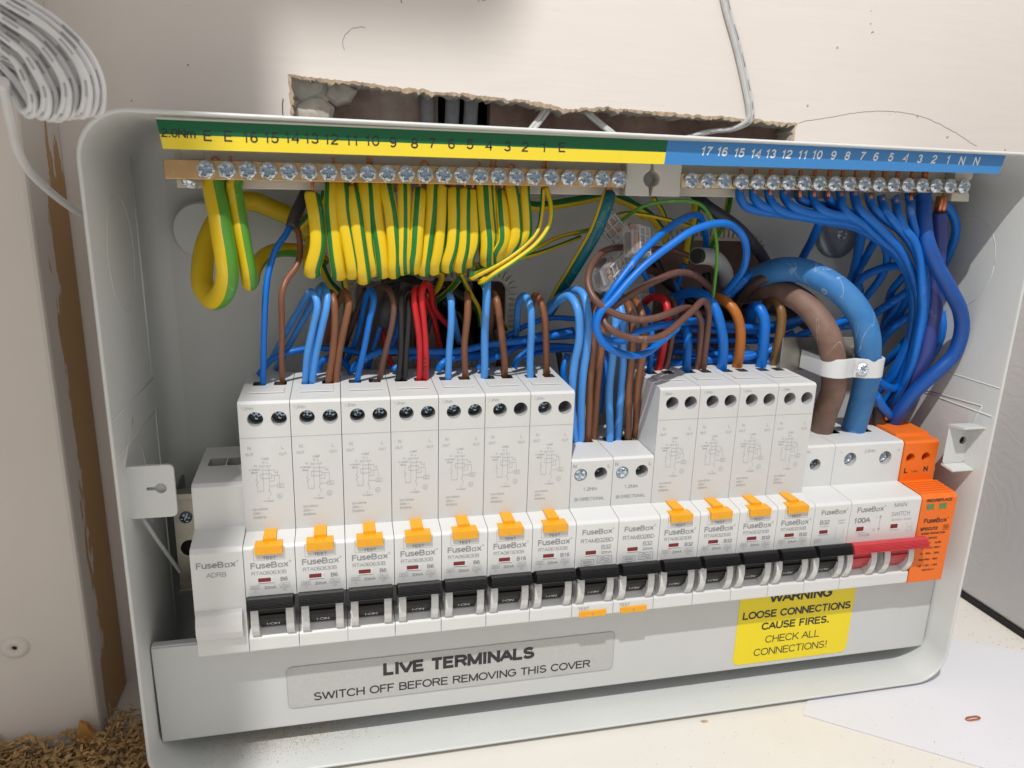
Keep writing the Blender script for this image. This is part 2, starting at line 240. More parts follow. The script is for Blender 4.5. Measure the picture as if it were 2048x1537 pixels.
def text_mesh(s, bold=0.0):
    k = (s, bold)
    if k in _txt: return _txt[k]
    t = .080 + bold * 4.2; h = t / 2; vs = []; fs = []; X = 0
    for ch in s:
        adv, strokes = GL.get(ch, GL[' ']); 
        for si, P in enumerate(strokes):
            ky = (.70 - t) / .70
            P = [(X + p[0], h + p[1] * ky) for p in P]; P = [P[0]] + [P[j] for j in range(1, len(P)) if math.hypot(P[j][0] - P[j - 1][0], P[j][1] - P[j - 1][1]) > .003]; n = len(P); b = len(vs)
            closed = math.hypot(P[0][0] - P[-1][0], P[0][1] - P[-1][1]) < .004
            if not closed:
                for e0, e1 in ((0, 1), (-1, -2)):
                    dx, dy = P[e0][0] - P[e1][0], P[e0][1] - P[e1][1]; l = math.hypot(dx, dy) or 1; ex = h * (.95 if abs(dx) < .2 * l else .35 if abs(dy) > .3 * l else 0); P[e0] = (P[e0][0] + dx / l * ex, P[e0][1] + dy / l * ex)
            for i in range(n):
                if closed: a = P[(i - 1) % n] if i else P[-2]; c = P[i + 1] if i < n - 1 else P[1]
                else: a = P[max(i - 1, 0)]; c = P[min(i + 1, n - 1)]
                p = P[i]; d1 = (p[0] - a[0], p[1] - a[1]); d2 = (c[0] - p[0], c[1] - p[1]); l1 = math.hypot(*d1) or 1; l2 = math.hypot(*d2) or 1
                if l1 == 1 and d1 == (0, 0): d1 = d2; l1 = l2
                if l2 == 1 and d2 == (0, 0): d2 = d1; l2 = l1
                n1 = (-d1[1] / l1, d1[0] / l1); n2 = (-d2[1] / l2, d2[0] / l2); m = (n1[0] + n2[0], n1[1] + n2[1]); lm = math.hypot(*m) or 1
                m = (m[0] / lm, m[1] / lm); co = max(.5, m[0] * n1[0] + m[1] * n1[1]); q = h / co
                yy = p[1]
                vs += [(p[0] + m[0] * q, yy + m[1] * q, si), (p[0] - m[0] * q, yy - m[1] * q, si)]
            for i in range(n - 1): fs.append((b + 2 * i, b + 2 * i + 1, b + 2 * i + 3, b + 2 * i + 2))
        X += adv + bold * 1.5
    x0 = min((v[0] for v in vs), default=0); x1 = max((v[0] for v in vs), default=0)
    _txt[k] = (vs, fs, x0, x1); return _txt[k]
class MB:
    def __init__(s): s.v = []; s.f = []; s.m = []; s.sm = []
    def add(s, vs, fs, mi=0, smooth=False):
        b = len(s.v); s.v += [tuple(v) for v in vs]
        for f in fs: s.f.append(tuple(b + i for i in f)); s.m.append(mi); s.sm.append(smooth)
    def box(s, x0, x1, d0, d1, z0, z1, mi=0):
        s.add([(x, d, z) for x in (x0, x1) for d in (d0, d1) for z in (z0, z1)],
              [(0, 1, 3, 2), (4, 6, 7, 5), (0, 4, 5, 1), (2, 3, 7, 6), (0, 2, 6, 4), (1, 5, 7, 3)], mi)
    def prism(s, prof, x0, x1, mi=0, skip=(), smooth=False):
        n = len(prof); b = [(x0, d, z) for d, z in prof] + [(x1, d, z) for d, z in prof]
        fs = [tuple(range(n)), tuple(reversed(range(n, 2 * n)))]
        s.add(b, fs, mi)
        s.add(b, [(i, (i + 1) % n, n + (i + 1) % n, n + i) for i in range(n) if i not in skip], mi, smooth)
    def poly_xz(s, pts, d0, d1, mi=0):          # outline in x,z given thickness along d
        n = len(pts); b = [(x, d0, z) for x, z in pts] + [(x, d1, z) for x, z in pts]
        s.add(b, [tuple(range(n)), tuple(reversed(range(n, 2 * n)))] + [(i, (i + 1) % n, n + (i + 1) % n, n + i) for i in range(n)], mi)
    def holed(s, fn, outer, holes, depth, mi=0, wmi=1, bmi=1):
        bm = bmesh.new(); es = []
        for loop in [outer] + holes:
            vv = [bm.verts.new((u, w, 0)) for u, w in loop]
            es += [bm.edges.new((vv[i], vv[(i + 1) % len(vv)])) for i in range(len(vv))]
        bmesh.ops.triangle_fill(bm, edges=es, use_beauty=True)
        bm.verts.index_update()
        s.add([fn(v.co.x, v.co.y, 0) for v in bm.verts], [tuple(v.index for v in f.verts) for f in bm.faces], mi); bm.free()
        for h in holes:
            n = len(h)
            s.add([fn(u, w, 0) for u, w in h] + [fn(u, w, -depth) for u, w in h], [(i, (i + 1) % n, n + (i + 1) % n, n + i) for i in range(n)], wmi, True)
            s.add([fn(u, w, -depth) for u, w in h], [tuple(range(n))], bmi)
    def disc(s, fn, cx, cz, r, n=20, w=0, mi=0):
        s.add([fn(cx + r * math.cos(i * 6.2832 / n), cz + r * math.sin(i * 6.2832 / n), w) for i in range(n)], [tuple(range(n))], mi)
    def text(s, st, x, z, d, size, align='c', bold=0.0, mi=0, shear=0.0, fn=None, sx=1.0, rot=0.0):
        vs, fs, x0, x1 = text_mesh(st, bold)
        ox = {'c': -(x0 + x1) / 2, 'l': -x0, 'r': -x1}[align]; c, sn = math.cos(rot), math.sin(rot)
        out = []
        for a, b, si in vs:
            u = (a + ox + shear * (b - .35)) * size * sx; w = b * size
            u, w = u * c - w * sn, u * sn + w * c
            q = fn(x + u, z + w) if fn else (x + u, d, z + w)
            out.append((q[0], q[1] + .012 * si, q[2]))
        s.add(out, fs, mi)
    def line(s, pts, w, d, mi=0, closed=False):
        n = len(pts)
        for i in range(n if closed else n - 1):
            (x0, z0), (x1, z1) = pts[i], pts[(i + 1) % n]; L = math.hypot(x1 - x0, z1 - z0) or 1; nx, nz = -(z1 - z0) / L * w / 2, (x1 - x0) / L * w / 2
            s.lc = getattr(s, 'lc', 0) + 1; dd = d + .004 * (s.lc % 7)
            s.add([(x0 + nx, dd, z0 + nz), (x1 + nx, dd, z1 + nz), (x1 - nx, dd, z1 - nz), (x0 - nx, dd, z0 - nz)], [(0, 1, 2, 3)], mi)
    def tube(s, pts, r, n=12, mi=0, stripes=None, twist=0.0, up=None, ref=Vector((0, 1, 0)), caps=True, flat=1.0, rfun=None):
        P = [Vector(p) for p in pts]; N = len(P); T = []
        for i in range(N):
            t = P[min(i + 1, N - 1)] - P[max(i - 1, 0)]; T.append(t.normalized() if t.length > 1e-9 else Vector((0, 0, 1)))
        u = ref - T[0] * ref.dot(T[0])
        if u.length < .05: u = Vector((1, 0, .3)) - T[0] * Vector((1, 0, .3)).dot(T[0])
        u.normalize(); b = len(s.v)
        for i in range(N):
            if i:
                u = u - T[i] * u.dot(T[i]); u.normalize()
            w = T[i].cross(u); tw = twist * i / max(N - 1, 1)
            rr = r * (rfun(i / max(N - 1, 1)) if rfun else 1)
            for k in range(n):
                a = 6.28318 * k / n + tw
                s.v.append(tuple(P[i] + (u * math.cos(a) * flat + w * math.sin(a)) * rr))
        for i in range(N - 1):
            for k in range(n):
                m = mi
                if stripes:
                    ang = 360.0 * (k + .5) / n
                    for c0, hw, smi in stripes:
                        dlt = (ang - c0 + 180) % 360 - 180
                        if abs(dlt) < hw: m = smi
                s.f.append((b + i * n + k, b + i * n + (k + 1) % n, b + (i + 1) * n + (k + 1) % n, b + (i + 1) * n + k)); s.m.append(m); s.sm.append(True)
        if caps:
            s.f.append(tuple(b + k for k in reversed(range(n)))); s.m.append(mi); s.sm.append(False)
            s.f.append(tuple(b + (N - 1) * n + k for k in range(n))); s.m.append(mi); s.sm.append(False)
    def mesh(s, name, mats, org=(0, 0, 0), fix=True):
        me = bpy.data.meshes.new(name)
        me.from_pydata([((v[0] - org[0]) * MM, -(v[1] - org[1]) * MM, (v[2] - org[2]) * MM) for v in s.v], [], s.f)
        for m in mats: me.materials.append(m)
        me.polygons.foreach_set('material_index', s.m); me.polygons.foreach_set('use_smooth', s.sm)
        if fix:
            bm = bmesh.new(); bm.from_mesh(me); bmesh.ops.recalc_face_normals(bm, faces=bm.faces); bm.to_mesh(me); bm.free()
        me.update(); return me
    def build(s, name, mats, parent=None, org=(0, 0, 0), bevel=0, fix=True):
        if not isinstance(mats, (list, tuple)): mats = [mats]
        o = bpy.data.objects.new(name, s.mesh(name, mats, org, fix)); COL.objects.link(o)
        if parent: o.parent = parent
        else: o.location = Vector((org[0], -org[1], org[2])) * MM
        if bevel:
            b = o.modifiers.new('bevel', 'BEVEL'); b.width = bevel * MM; b.segments = 2; b.limit_method = 'ANGLE'; b.angle_limit = math.radians(40)
        return o
def circ(cx, cz, r, n=20): return [(cx + r * math.cos(i * 6.28318 / n), cz + r * math.sin(i * 6.28318 / n)) for i in range(n)]
def rrect(x0, x1, z0, z1, r, n=5):
    out = []
    for cx, cz, a0 in ((x1 - r, z1 - r, 0), (x0 + r, z1 - r, 90), (x0 + r, z0 + r, 180), (x1 - r, z0 + r, 270)):
        for i in range(n + 1):
            a = math.radians(a0 + 90 * i / n); out.append((cx + r * math.cos(a), cz + r * math.sin(a)))
    return out
def spline(P, sub=6):
    P = [Vector(p) for p in P]
    if len(P) < 3: return P
    Q = [P[0] * 2 - P[1]] + P + [P[-1] * 2 - P[-2]]; out = []
    for i in range(1, len(Q) - 2):
        p0, p1, p2, p3 = Q[i - 1:i + 3]
        t0 = 0; t1 = max((p1 - p0).length, 1e-4) ** .5; t2 = t1 + max((p2 - p1).length, 1e-4) ** .5; t3 = t2 + max((p3 - p2).length, 1e-4) ** .5
        for k in range(sub):
            t = t1 + (t2 - t1) * k / sub
            A1 = p0 * ((t1 - t) / (t1 - t0)) + p1 * ((t - t0) / (t1 - t0)); A2 = p1 * ((t2 - t) / (t2 - t1)) + p2 * ((t - t1) / (t2 - t1)); A3 = p2 * ((t3 - t) / (t3 - t2)) + p3 * ((t - t2) / (t3 - t2))
            B1 = A1 * ((t2 - t) / (t2 - t0)) + A2 * ((t - t0) / (t2 - t0)); B2 = A2 * ((t3 - t) / (t3 - t1)) + A3 * ((t - t1) / (t3 - t1))
            out.append(B1 * ((t2 - t) / (t2 - t1)) + B2 * ((t - t1) / (t2 - t1)))
    out.append(P[-1]); return out

# ================================================================== SETTING
def rough_edge(pts, step, amp, seed):
    out = []
    for i in range(len(pts)):
        a = Vector(pts[i]); b = Vector(pts[(i + 1) % len(pts)]); L = (b - a).length; k = max(1, int(L / step)); nrm = Vector((-(b - a).y, (b - a).x)).normalized()
        for j in range(k):
            p = a + (b - a) * (j / k); q = Vector((p.x * .25, p.y * .25, seed))
            e = (noise.noise(q) * 1.0 + noise.noise(q * 3.1) * .6 + noise.noise(q * 8) * .3) * amp if (j or i) else 0
            out.append((p + nrm * e).to_tuple())
    return out
def build_wall():
    hp = [(36.9, 209.5), (60, 208.3), (100, 206.2), (140, 204.6), (152, 202.6), (166, 204), (200, 203.4), (262.5, 201.8), (261.5, 60), (40, 60)]
    P = rough_edge(hp, .8, .85, 3)
    # inner (torn) outline, always inside the paint edge
    c = Vector((150, 132)); Q = []
    for i, p in enumerate(P):
        k = noise.noise(Vector((p[0] * .35, p[1] * .35, 9))) * .5 + .5
        k2 = noise.noise(Vector((p[0] * 1.3, p[1] * 1.3, 2))) * .5 + .5
        e = .25 + 2.6 * k * k + 1.3 * k2 * k2
        zs = -1 if p[1] > 190 else 0; xs = 1 if p[0] < 45 else (-1 if p[0] > 255 else 0)
        Q.append((p[0] + xs * e, p[1] + zs * e))
    mb = MB(); outer = [(-400, -60), (420, -60), (420, 600), (-400, 600)]
    bm = bmesh.new(); es = []
    for loop in (outer, P):
        vv = [bm.verts.new((u, w, 0)) for u, w in loop]; es += [bm.edges.new((vv[i], vv[(i + 1) % len(vv)])) for i in range(len(vv))]
    bmesh.ops.triangle_fill(bm, edges=es, use_beauty=True); bm.verts.index_update()
    mb.add([(v.co.x, 0, v.co.y) for v in bm.verts], [tuple(v.index for v in f.verts) for f in bm.faces], 0); bm.free()
    n = len(P)
    mb.add([(x, 0, z) for x, z in P] + [(x, -.35 + .3 * noise.noise(Vector((x, z, 1))), z) for x, z in Q], [(i, (i + 1) % n, n + (i + 1) % n, n + i) for i in range(n)], 1)
    mb.add([(x, -.35 + .3 * noise.noise(Vector((x, z, 1))), z) for x, z in Q] + [(x + .8 * noise.noise(Vector((x * .3, z * .3, 5))), -13, z + 1.4 * noise.noise(Vector((x * .3, z * .3, 7)))) for x, z in Q], [(i, (i + 1) % n, n + (i + 1) % n, n + i) for i in range(n)], 2)
    w = mb.build('wall', [M['wall'], M['core'], M['plaster']], fix=False); tag(w, kind='structure', label='cream painted plaster wall with a ragged slot cut above the box')
    # recess behind: masonry faces, and near-black boxes painting the cavity's shade
    mb = MB()
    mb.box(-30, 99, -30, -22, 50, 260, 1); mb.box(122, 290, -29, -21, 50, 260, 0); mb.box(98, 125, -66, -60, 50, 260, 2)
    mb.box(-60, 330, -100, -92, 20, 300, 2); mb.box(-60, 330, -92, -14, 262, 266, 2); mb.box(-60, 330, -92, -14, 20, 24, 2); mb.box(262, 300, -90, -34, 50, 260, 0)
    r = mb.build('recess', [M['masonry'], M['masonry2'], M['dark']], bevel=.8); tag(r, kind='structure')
    # loose plaster lumps
    mb = MB(); mb.poly_xz(rough_edge([(35, 186), (45, 186), (47, 192), (46, 198), (54, 203), (58, 212), (35, 213)], 1.5, .5, 4), -13, -9); mb.build('plaster_backing', M['plaster'], w)
    for pts, dd in ((((37, 196), (38.5, 190), (47, 189.5), (53, 193), (54.5, 199), (50, 203.5), (44, 203), (39, 200)), -8.2), (((50, 203), (55, 199.5), (61, 201.5), (64, 206), (60, 209), (52, 208)), -7.6), (((36, 203), (41, 200), (50, 204), (52, 209.5), (36, 211)), -6.8)):
        mb = MB(); n = len(pts); cx = sum(p[0] for p in pts) / n; cz = sum(p[1] for p in pts) / n
        vs = [(x, dd - 16, z) for x, z in pts] + [(x, dd - 2, z) for x, z in pts] + [(cx + (x - cx) * .8, dd, cz + (z - cz) * .8) for x, z in pts] + [(cx, dd + .5, cz)]
        mb.add(vs, [(i, (i + 1) % n, n + (i + 1) % n, n + i) for i in range(n)] + [(n + i, n + (i + 1) % n, 2 * n + (i + 1) % n, 2 * n + i) for i in range(n)] + [(2 * n + i, 2 * n + (i + 1) % n, 3 * n) for i in range(n)])
        mb.build('plaster_lump', M['plaster'], w, bevel=.4)
    # hairline crack, pencil marks, knocks
    def hair(pts, r, name, m, d=.05):
        mb = MB(); q = []
        pp = spline([at(x, y, 0) for x, y in pts], 10)
        for i, p in enumerate(pp): q.append(Vector((p.x + .25 * noise.noise(p * .5), d, p.z + .35 * noise.noise(p * .9 + Vector((5, 5, 5))))))
        mb.tube(q, r, 5); return mb.build(name, m, w)
    mcr = mat('crack_shadow_line', (.16, .12, .10), .9); mpn = mat('pencil_graphite', (.12, .12, .12), .8)
    hair([(1596, 247), (1615, 242), (1655, 236), (1700, 228), (1750, 223), (1800, 225), (1850, 236), (1900, 260), (1953, 293)], .085, 'crack', mcr)
    hair([(700, 60), (688, 75), (686, 90), (690, 101)], .07, 'pencil_arc', mpn); hair([(702, 58), (715, 55), (730, 55)], .07, 'pencil_arc', mpn)
    hair([(566, 198), (565, 215), (568, 238)], .22, 'pencil_tick', mpn)
    hair([(800, -4), (804, 7)], .15, 'pencil_tick', mpn); hair([(955, -4), (958, 4)], .12, 'pencil_tick', mpn); hair([(964, 2), (972, 0)], .1, 'pencil_tick', mpn)
    for x, y, s in ((1742, 22, .5), (1741, 48, .7), (1746, 64, .6), (1744, 66, .4), (1615, 212, .9), (1835, 234, .7), (1895, 275, .9), (263, 202, .4), (376, 130, .6), (1675, 96, .8), (2010, 300, .7)):
        mb = MB(); p = at(x, y, 0); nn = 9
        mb.add([(p.x, .3, p.z)] + [(p.x + s * random.uniform(.6, 1.1) * math.cos(i * 6.28 / nn), .0, p.z + s * random.uniform(.5, 1) * math.sin(i * 6.28 / nn)) for i in range(nn)], [(0, 1 + i, 1 + (i + 1) % nn) for i in range(nn)])
        mb.build('wall_chip', M['core'] if s > .45 else mcr, w)
    return w
build_wall()
mb = MB(); mb.box(-500, 900, -20, 900, -75, -55.5); tag(mb.build('shelf', M['shelf']), kind='structure', label='cream painted shelf under the box')
mb = MB(); mb.box(406, 430, 0, 500, -52.5, 600); sw = tag(mb.build('side_wall', M['side'], bevel=1.5), kind='structure')
mb = MB(); mb.box(404.5, 430, 0.3, 500, -55.4, -52.6); mb.build('gap_shade_strip', M['gap_shade'], sw)  # solid black strip painted in for the shaded gap under the panel

# timber upright at the left
post = empty('timber_post', -46, 0, -55.5); tag(post, 'thick upright timber post at the left edge, painted with a bare brown strip', 'post')
mb = MB(); mb.box(-104, 0, 0, 38, 0, 400); mb.build('board', M['post'], post, bevel=1.5)
def local(p, o): return Vector((p.x - o[0], p.y - o[1], p.z - o[2]))
q = local(at(30, 1295, 38), (-46, 0, -55.5)); mb = MB()
fn = lambda u, w, k: (u, 38.0 + k, w)
mb.add([(q.x + a * math.cos(t * .3927) * 1.1, 38 + h, q.z + a * math.sin(t * .3927)) for a, h in ((4.8, 0), (4.2, 1.0), (2.6, 1.2), (1.0, .8), (.8, -2)) for t in range(16)],
       [(j * 16 + t, j * 16 + (t + 1) % 16, (j + 1) * 16 + (t + 1) % 16, (j + 1) * 16 + t) for j in range(4) for t in range(16)], 0, True)
mb.add([(q.x + .9 * math.cos(t * .7854), 38.3, q.z + .9 * math.sin(t * .7854)) for t in range(8)], [tuple(range(8))], 1)
mb.build('wall_plug', [M['post'], M['dark']], post)
# chip of wood standing at the foot
mb = MB(); a = on_z(190, 1480, -55.5); 
mb.poly_xz([(a.x - 4.5, -55), (a.x + 4, -55), (a.x + 2.5, -47), (a.x + .5, -42), (a.x - 2.0, -40.5), (a.x - 3.6, -47)], a.y + 6, a.y + 8.0)
tag(mb.build('wood_chip', mat('amber_chip', (.46, .22, .05), .6, noise_scale=150, noise_amt=.3), org=(a.x, a.y + 7, -55)), 'upright amber splinter of wood at the foot of the timber post', 'wood chip')

# ================================================================== ENCLOSURE
XL, XR, ZB, ZT, D = -20.3, 331.5, -53.6, 188.6, 72.0
box = empty('consumer_unit_box', 155, 0, ZB); BO = (155, 0, ZB)
tag(box, 'open pale grey steel fuse box with rounded rim holding the row of breakers', 'fuse box')
def shell():
    mb = MB(); rings = []; t = 1.3
    def ring(ins, d, r): return [(x, d, z) for x, z in rrect(XL + ins, XR - ins, ZB + ins, ZT - ins, max(r - ins * .6, 2), 8)]
    prof = [(9, 0.0), (4.5, .6), (1.5, 3), (.2, 8), (0, 14), (0, 40), (0, D - .8), (.25, D - .2), (.7, D), (1.1, D - .25), (t, D - .9), (t, 40), (t, 14), (t + .4, 8), (2.7, 4), (5.4, 1.9), (9.5, 1.3)]
    for ins, d in prof: rings.append(ring(ins, d, 15))
    n = len(rings[0]); vs = [v for r in rings for v in r]
    mb.add(vs, [(j * n + i, j * n + (i + 1) % n, (j + 1) * n + (i + 1) % n, (j + 1) * n + i) for j in range(len(rings) - 1) for i in range(n)], 0, True)
    o = mb.build('shell', M['steel_paint'], box, org=BO, fix=True)
    # back panel with the two cable openings
    mb = MB(); outer = rrect(XL + 9.3, XR - 9.3, ZB + 9.3, ZT - 9.3, 8, 5)
    holes = [rrect(60, 127, 95, 130, 5), rrect(196, 252, 95, 149, 14)]
    for dd in (1.28, .05):
        bm = bmesh.new(); es = []
        for loop in [outer] + holes:
            vv = [bm.verts.new((u, w, 0)) for u, w in loop]; es += [bm.edges.new((vv[i], vv[(i + 1) % len(vv)])) for i in range(len(vv))]
        bmesh.ops.triangle_fill(bm, edges=es, use_beauty=True); bm.verts.index_update()
        mb.add([(v.co.x, dd, v.co.y) for v in bm.verts], [tuple(v.index for v in f.verts) for f in bm.faces], 0); bm.free()
    mb.build('back_panel', M['steel_paint'], box, org=BO, fix=False)
    # toothed edging strip round the openings
    for h in holes:
        mb = MB(); n = len(h); cx = sum(p[0] for p in h) / n; cz = sum(p[1] for p in h) / n
        per = []; 
        for i in range(n):
            a, b = Vector(h[i]), Vector(h[(i + 1) % n]); k = max(1, round((b - a).length / 2.4))
            for j in range(k): per.append((a + (b - a) * (j / k), (b - a).normalized()))
        mb.tube([Vector((p.x, 2.0, p.y)) for p, _ in per] + [Vector((per[0][0].x, 2.0, per[0][0].y))], 1.1, 6)
        for p, t_ in per:
            o_ = Vector((t_.y, -t_.x))
            a = p + t_ * .7 + o_ * .5; b = p - t_ * .7 + o_ * .5; c = p - t_ * .7 + o_ * 4.2; d_ = p + t_ * .7 + o_ * 4.2
            mb.poly_xz([(q.x, q.y) for q in (a, b, c, d_)], 1.35, 2.7)
        mb.build('grommet_strip', M['cream'], box, org=BO)
shell()
def relief(pts, r, m='steel_paint', name='pressed_rib', sub=1, n=8):
    mb = MB(); mb.tube([Vector(p) for p in (spline(pts, sub) if sub > 1 else pts)], r, n); return mb.build(name, M[m], box, org=BO)
xl, xr = XL + 1.35, XR - 1.35
for x, s in ((xl, 1), (xr, -1)):
    relief([(x, 16, 176), (x, 16, 94)], .5); relief([(x, 16, 80), (x, 16, -30)], .4)
    relief([(x, 14, 92), (x, 71, 92)], .22); relief([(x, 14, 79), (x, 70, 79)], .3)
    relief([(x, 40 + 16 * math.cos(a * .2244), 143 + 20 * math.sin(a * .2244)) for a in range(29)], .12, name='knockout_ring')
relief([(xl, 67, 72), (xl, 48, 86), (xl, 38, 66), (xl, 36, 40)], .35)
relief([(xr, 58, 66), (xr, 64, 82), (xr, 30, 80)], .3)
# knockout caps and washer screw on the back
p = at(405, 462, 8); mb = MB(); mb.add([(p.x + r * math.cos(i * .2618), d, p.z + r * math.sin(i * .2618)) for r, d in ((11.5, 1.3), (11.2, 8), (10.4, 9), (.01, 9)) for i in range(24)], [(j * 24 + i, j * 24 + (i + 1) % 24, (j + 1) * 24 + (i + 1) % 24, (j + 1) * 24 + i) for j in range(3) for i in range(24)], 0, False)
mb.build('blanking_plug', M['steel_paint'], box, org=BO)
p = at(1683, 470, 6); mb = MB()
mb.add([(p.x + r * math.cos(i * .2618), d, p.z + r * math.sin(i * .2618)) for r, d in ((11.5, 1.3), (11.5, 3.5), (10, 4.6), (5, 4.9), (.01, 5)) for i in range(24)], [(j * 24 + i, j * 24 + (i + 1) % 24, (j + 1) * 24 + (i + 1) % 24, (j + 1) * 24 + i) for j in range(4) for i in range(24)], 0, True)
mb.build('washer', mat('blue_grey_washer', (.22, .25, .29), .3, .4), box, org=BO)
def posi_head(r=2.7, h=3.0, n=24):
    """zinc pan head with a cross recess and serrated skirt, facing +d, base at d=0"""
    mb = MB(); R = [0, .18, .36, .54, .72, .88, 1.0, 1.0]; vs = []
    for j, rr in enumerate(R):
        for i in range(n):
            a = 6.28318 * i / n; x, z = rr * math.cos(a), rr * math.sin(a)
            dep = 0
            if rr < .70 and (abs(x) < .17 or abs(z) < .17): dep = -.85 * r * .5
            elif rr < .42 and abs(abs(x) - abs(z)) < .09: dep = -.3 * r * .5
            if .7 < rr < .95 and i % 4 == 0: dep = -.12 * r
            d = h + dep + (.0 if rr < .8 else -.12 * r * (rr > .87) * 1.0)
            if j == 7: d = 0
            if j == 6: d = h - .28 * r
            vs.append((r * x, d, r * z))
    mb.add(vs, [(j * n + i, j * n + (i + 1) % n, (j + 1) * n + (i + 1) % n, (j + 1) * n + i) for j in range(7) for i in range(n)], 0, False)
    for f in range(len(mb.f)):
        if all(vs[k][1] < h - .3 * r * .5 and math.hypot(vs[k][0], vs[k][2]) < .62 * r for k in mb.f[f]): mb.m[f] = 1
    return mb
HEAD = posi_head(2.95, 2.6).mesh('screw', [M['zinc'], M['zinc_dark']])
HEADB = posi_head(2.5, 1.2).mesh('terminal_screw', [mat('dark_terminal_screw', (.40, .44, .48), .3, 1.0), M['zinc_dark']])
HEADL = posi_head(2.9, 1.0).mesh('terminal_screw', [M['zinc'], M['zinc_dark']])
def inst(me, name, parent, x, d, z, rot=0.0, tilt=0.0, porg=(0, 0, 0)):
    o = bpy.data.objects.new(name, me); COL.objects.link(o); o.parent = parent
    o.location = Vector((x - porg[0], -(d - porg[1]), z - porg[2])) * MM; o.rotation_euler = (tilt, rot, 0); return o
inst(HEADL, 'mounting_screw', box, p.x + 1, 5, p.z, .4, 0, BO)

# label strip under the top lip
LS = 69.0
def lab(px, py): return at(px, py, LS)
tl, bl = lab(312, 239), lab(326, 298); tr, br = lab(2014, 306), lab(1998, 348); mtop, mbot = lab(1336, 281), lab(1328, 329)
strip = empty('terminal_label_strip', tl.x, LS, bl.z)
strip.parent = box; strip.location = Vector((tl.x - BO[0], -LS, bl.z - BO[2])) * MM
SO = (tl.x, LS, bl.z)
mb = MB(); mb.poly_xz([(tl.x, tl.z + .6), (bl.x, bl.z), (br.x, br.z), (tr.x, tr.z + .4)], LS - .8, LS - .05); mb.build('carrier', M['cream'], strip, org=SO, bevel=.15)
mid_l, mid_r = Vector((tl.x + (bl.x - tl.x) * .5, 0, tl.z * .5 + bl.z * .5)), Vector((mtop.x * .5 + mbot.x * .5, 0, mtop.z * .5 + mbot.z * .5))
e = 0.0
mb = MB(); mb.add([(tl.x, LS, tl.z), (mtop.x, LS, mtop.z), (mid_r.x, LS, mid_r.z), (mid_l.x, LS, mid_l.z)], [(0, 1, 2, 3)], 0)
mb.add([(mid_l.x, LS, mid_l.z), (mid_r.x, LS, mid_r.z), (mbot.x, LS, mbot.z), (bl.x, LS, bl.z)], [(0, 1, 2, 3)], 1)
mb.add([(mtop.x, LS, mtop.z), (tr.x, LS, tr.z), (br.x, LS, br.z), (mbot.x, LS, mbot.z)], [(0, 1, 2, 3)], 2)
E_ = [('2.0Nm', 356, 267), ('E', 415, 272), ('E', 456, 273), ('16', 501, 275), ('15', 543, 276), ('14', 584, 276), ('13', 623, 277), ('12', 663, 279), ('11', 703, 281), ('10', 745, 282), ('9', 786, 285), ('8', 829, 287), ('7', 866, 287), ('6', 903, 288), ('5', 940, 289), ('4', 977, 291), ('3', 1015, 293), ('2', 1050, 294), ('1', 1087, 295), ('E', 1124, 295)]
N_ = [('17', 1414, 303), ('16', 1445, 304), ('15', 1479, 306), ('14', 1512, 308), ('13', 1542, 308), ('12', 1574, 309), ('11', 1605, 310), ('10', 1635, 310), ('9', 1667, 311), ('8', 1695, 312), ('7', 1726, 313), ('6', 1752, 314), ('5', 1782, 315), ('4', 1811, 316), ('3', 1840, 318), ('2', 1868, 319), ('1', 1896, 320), ('N', 1924, 322), ('N', 1953, 323)]
for s_, x, y in E_:
    q = lab(x, y); sz = 4.6 if s_ != '2.0Nm' else 3.7
    mb.text(s_, q.x, q.z - sz * .35, LS + .06, sz, mi=3, bold=.006)
for s_, x, y in N_:
    q = lab(x, y); mb.text(s_, q.x, q.z - 1.55, LS + .06, 4.5, mi=4, shear=.22, sx=.92, bold=.012)
mb.build('printed_label', [M['lab_green'], M['lab_yellow'], M['lab_blue'], M['ink_dark'], M['ink_white']], strip, org=SO, fix=False)

# DIN rail and its bracket
mb = MB(); mb.prism([(12, 8), (13, 8), (13, 14), (19, 14), (19, 9), (20, 9), (20, 15), (14, 15), (14, 37), (20, 37), (20, 43), (19, 43), (19, 38), (13, 38), (13, 43.5), (12, 43.5)], -13, 322); mb.build('din_rail', M['galv'], box, org=BO, bevel=.15)
mb = MB(); sc = at(372, 1035, 22); hl = at(380, 1096, 22)
mb.holed(lambda u, w, k: (u, 22 + k, w), rrect(-14.5, 10, 2, 46, 1, 2), [circ(hl.x, hl.z, 3.6)], 2, wmi=0, bmi=1); mb.box(-14.5, -13.4, 1.4, 21.9, 2.4, 45.6); mb.box(-14.5, 10, 20, 25, 43.6, 46.4); mb.box(-14.5, 10, 20, 26, 1.0, 4.0)
mb.build('rail_bracket', [M['galv'], M['dark']], box, org=BO, bevel=.2)
inst(HEADB, 'rail_screw', box, sc.x, 22, sc.z, .5, 0, BO)
mb = MB(); mb.box(2, 320, 13.6, 20, 62, 64); mb.build('rail_shadow_strip', M['galv'], box, org=BO) if 0 else None

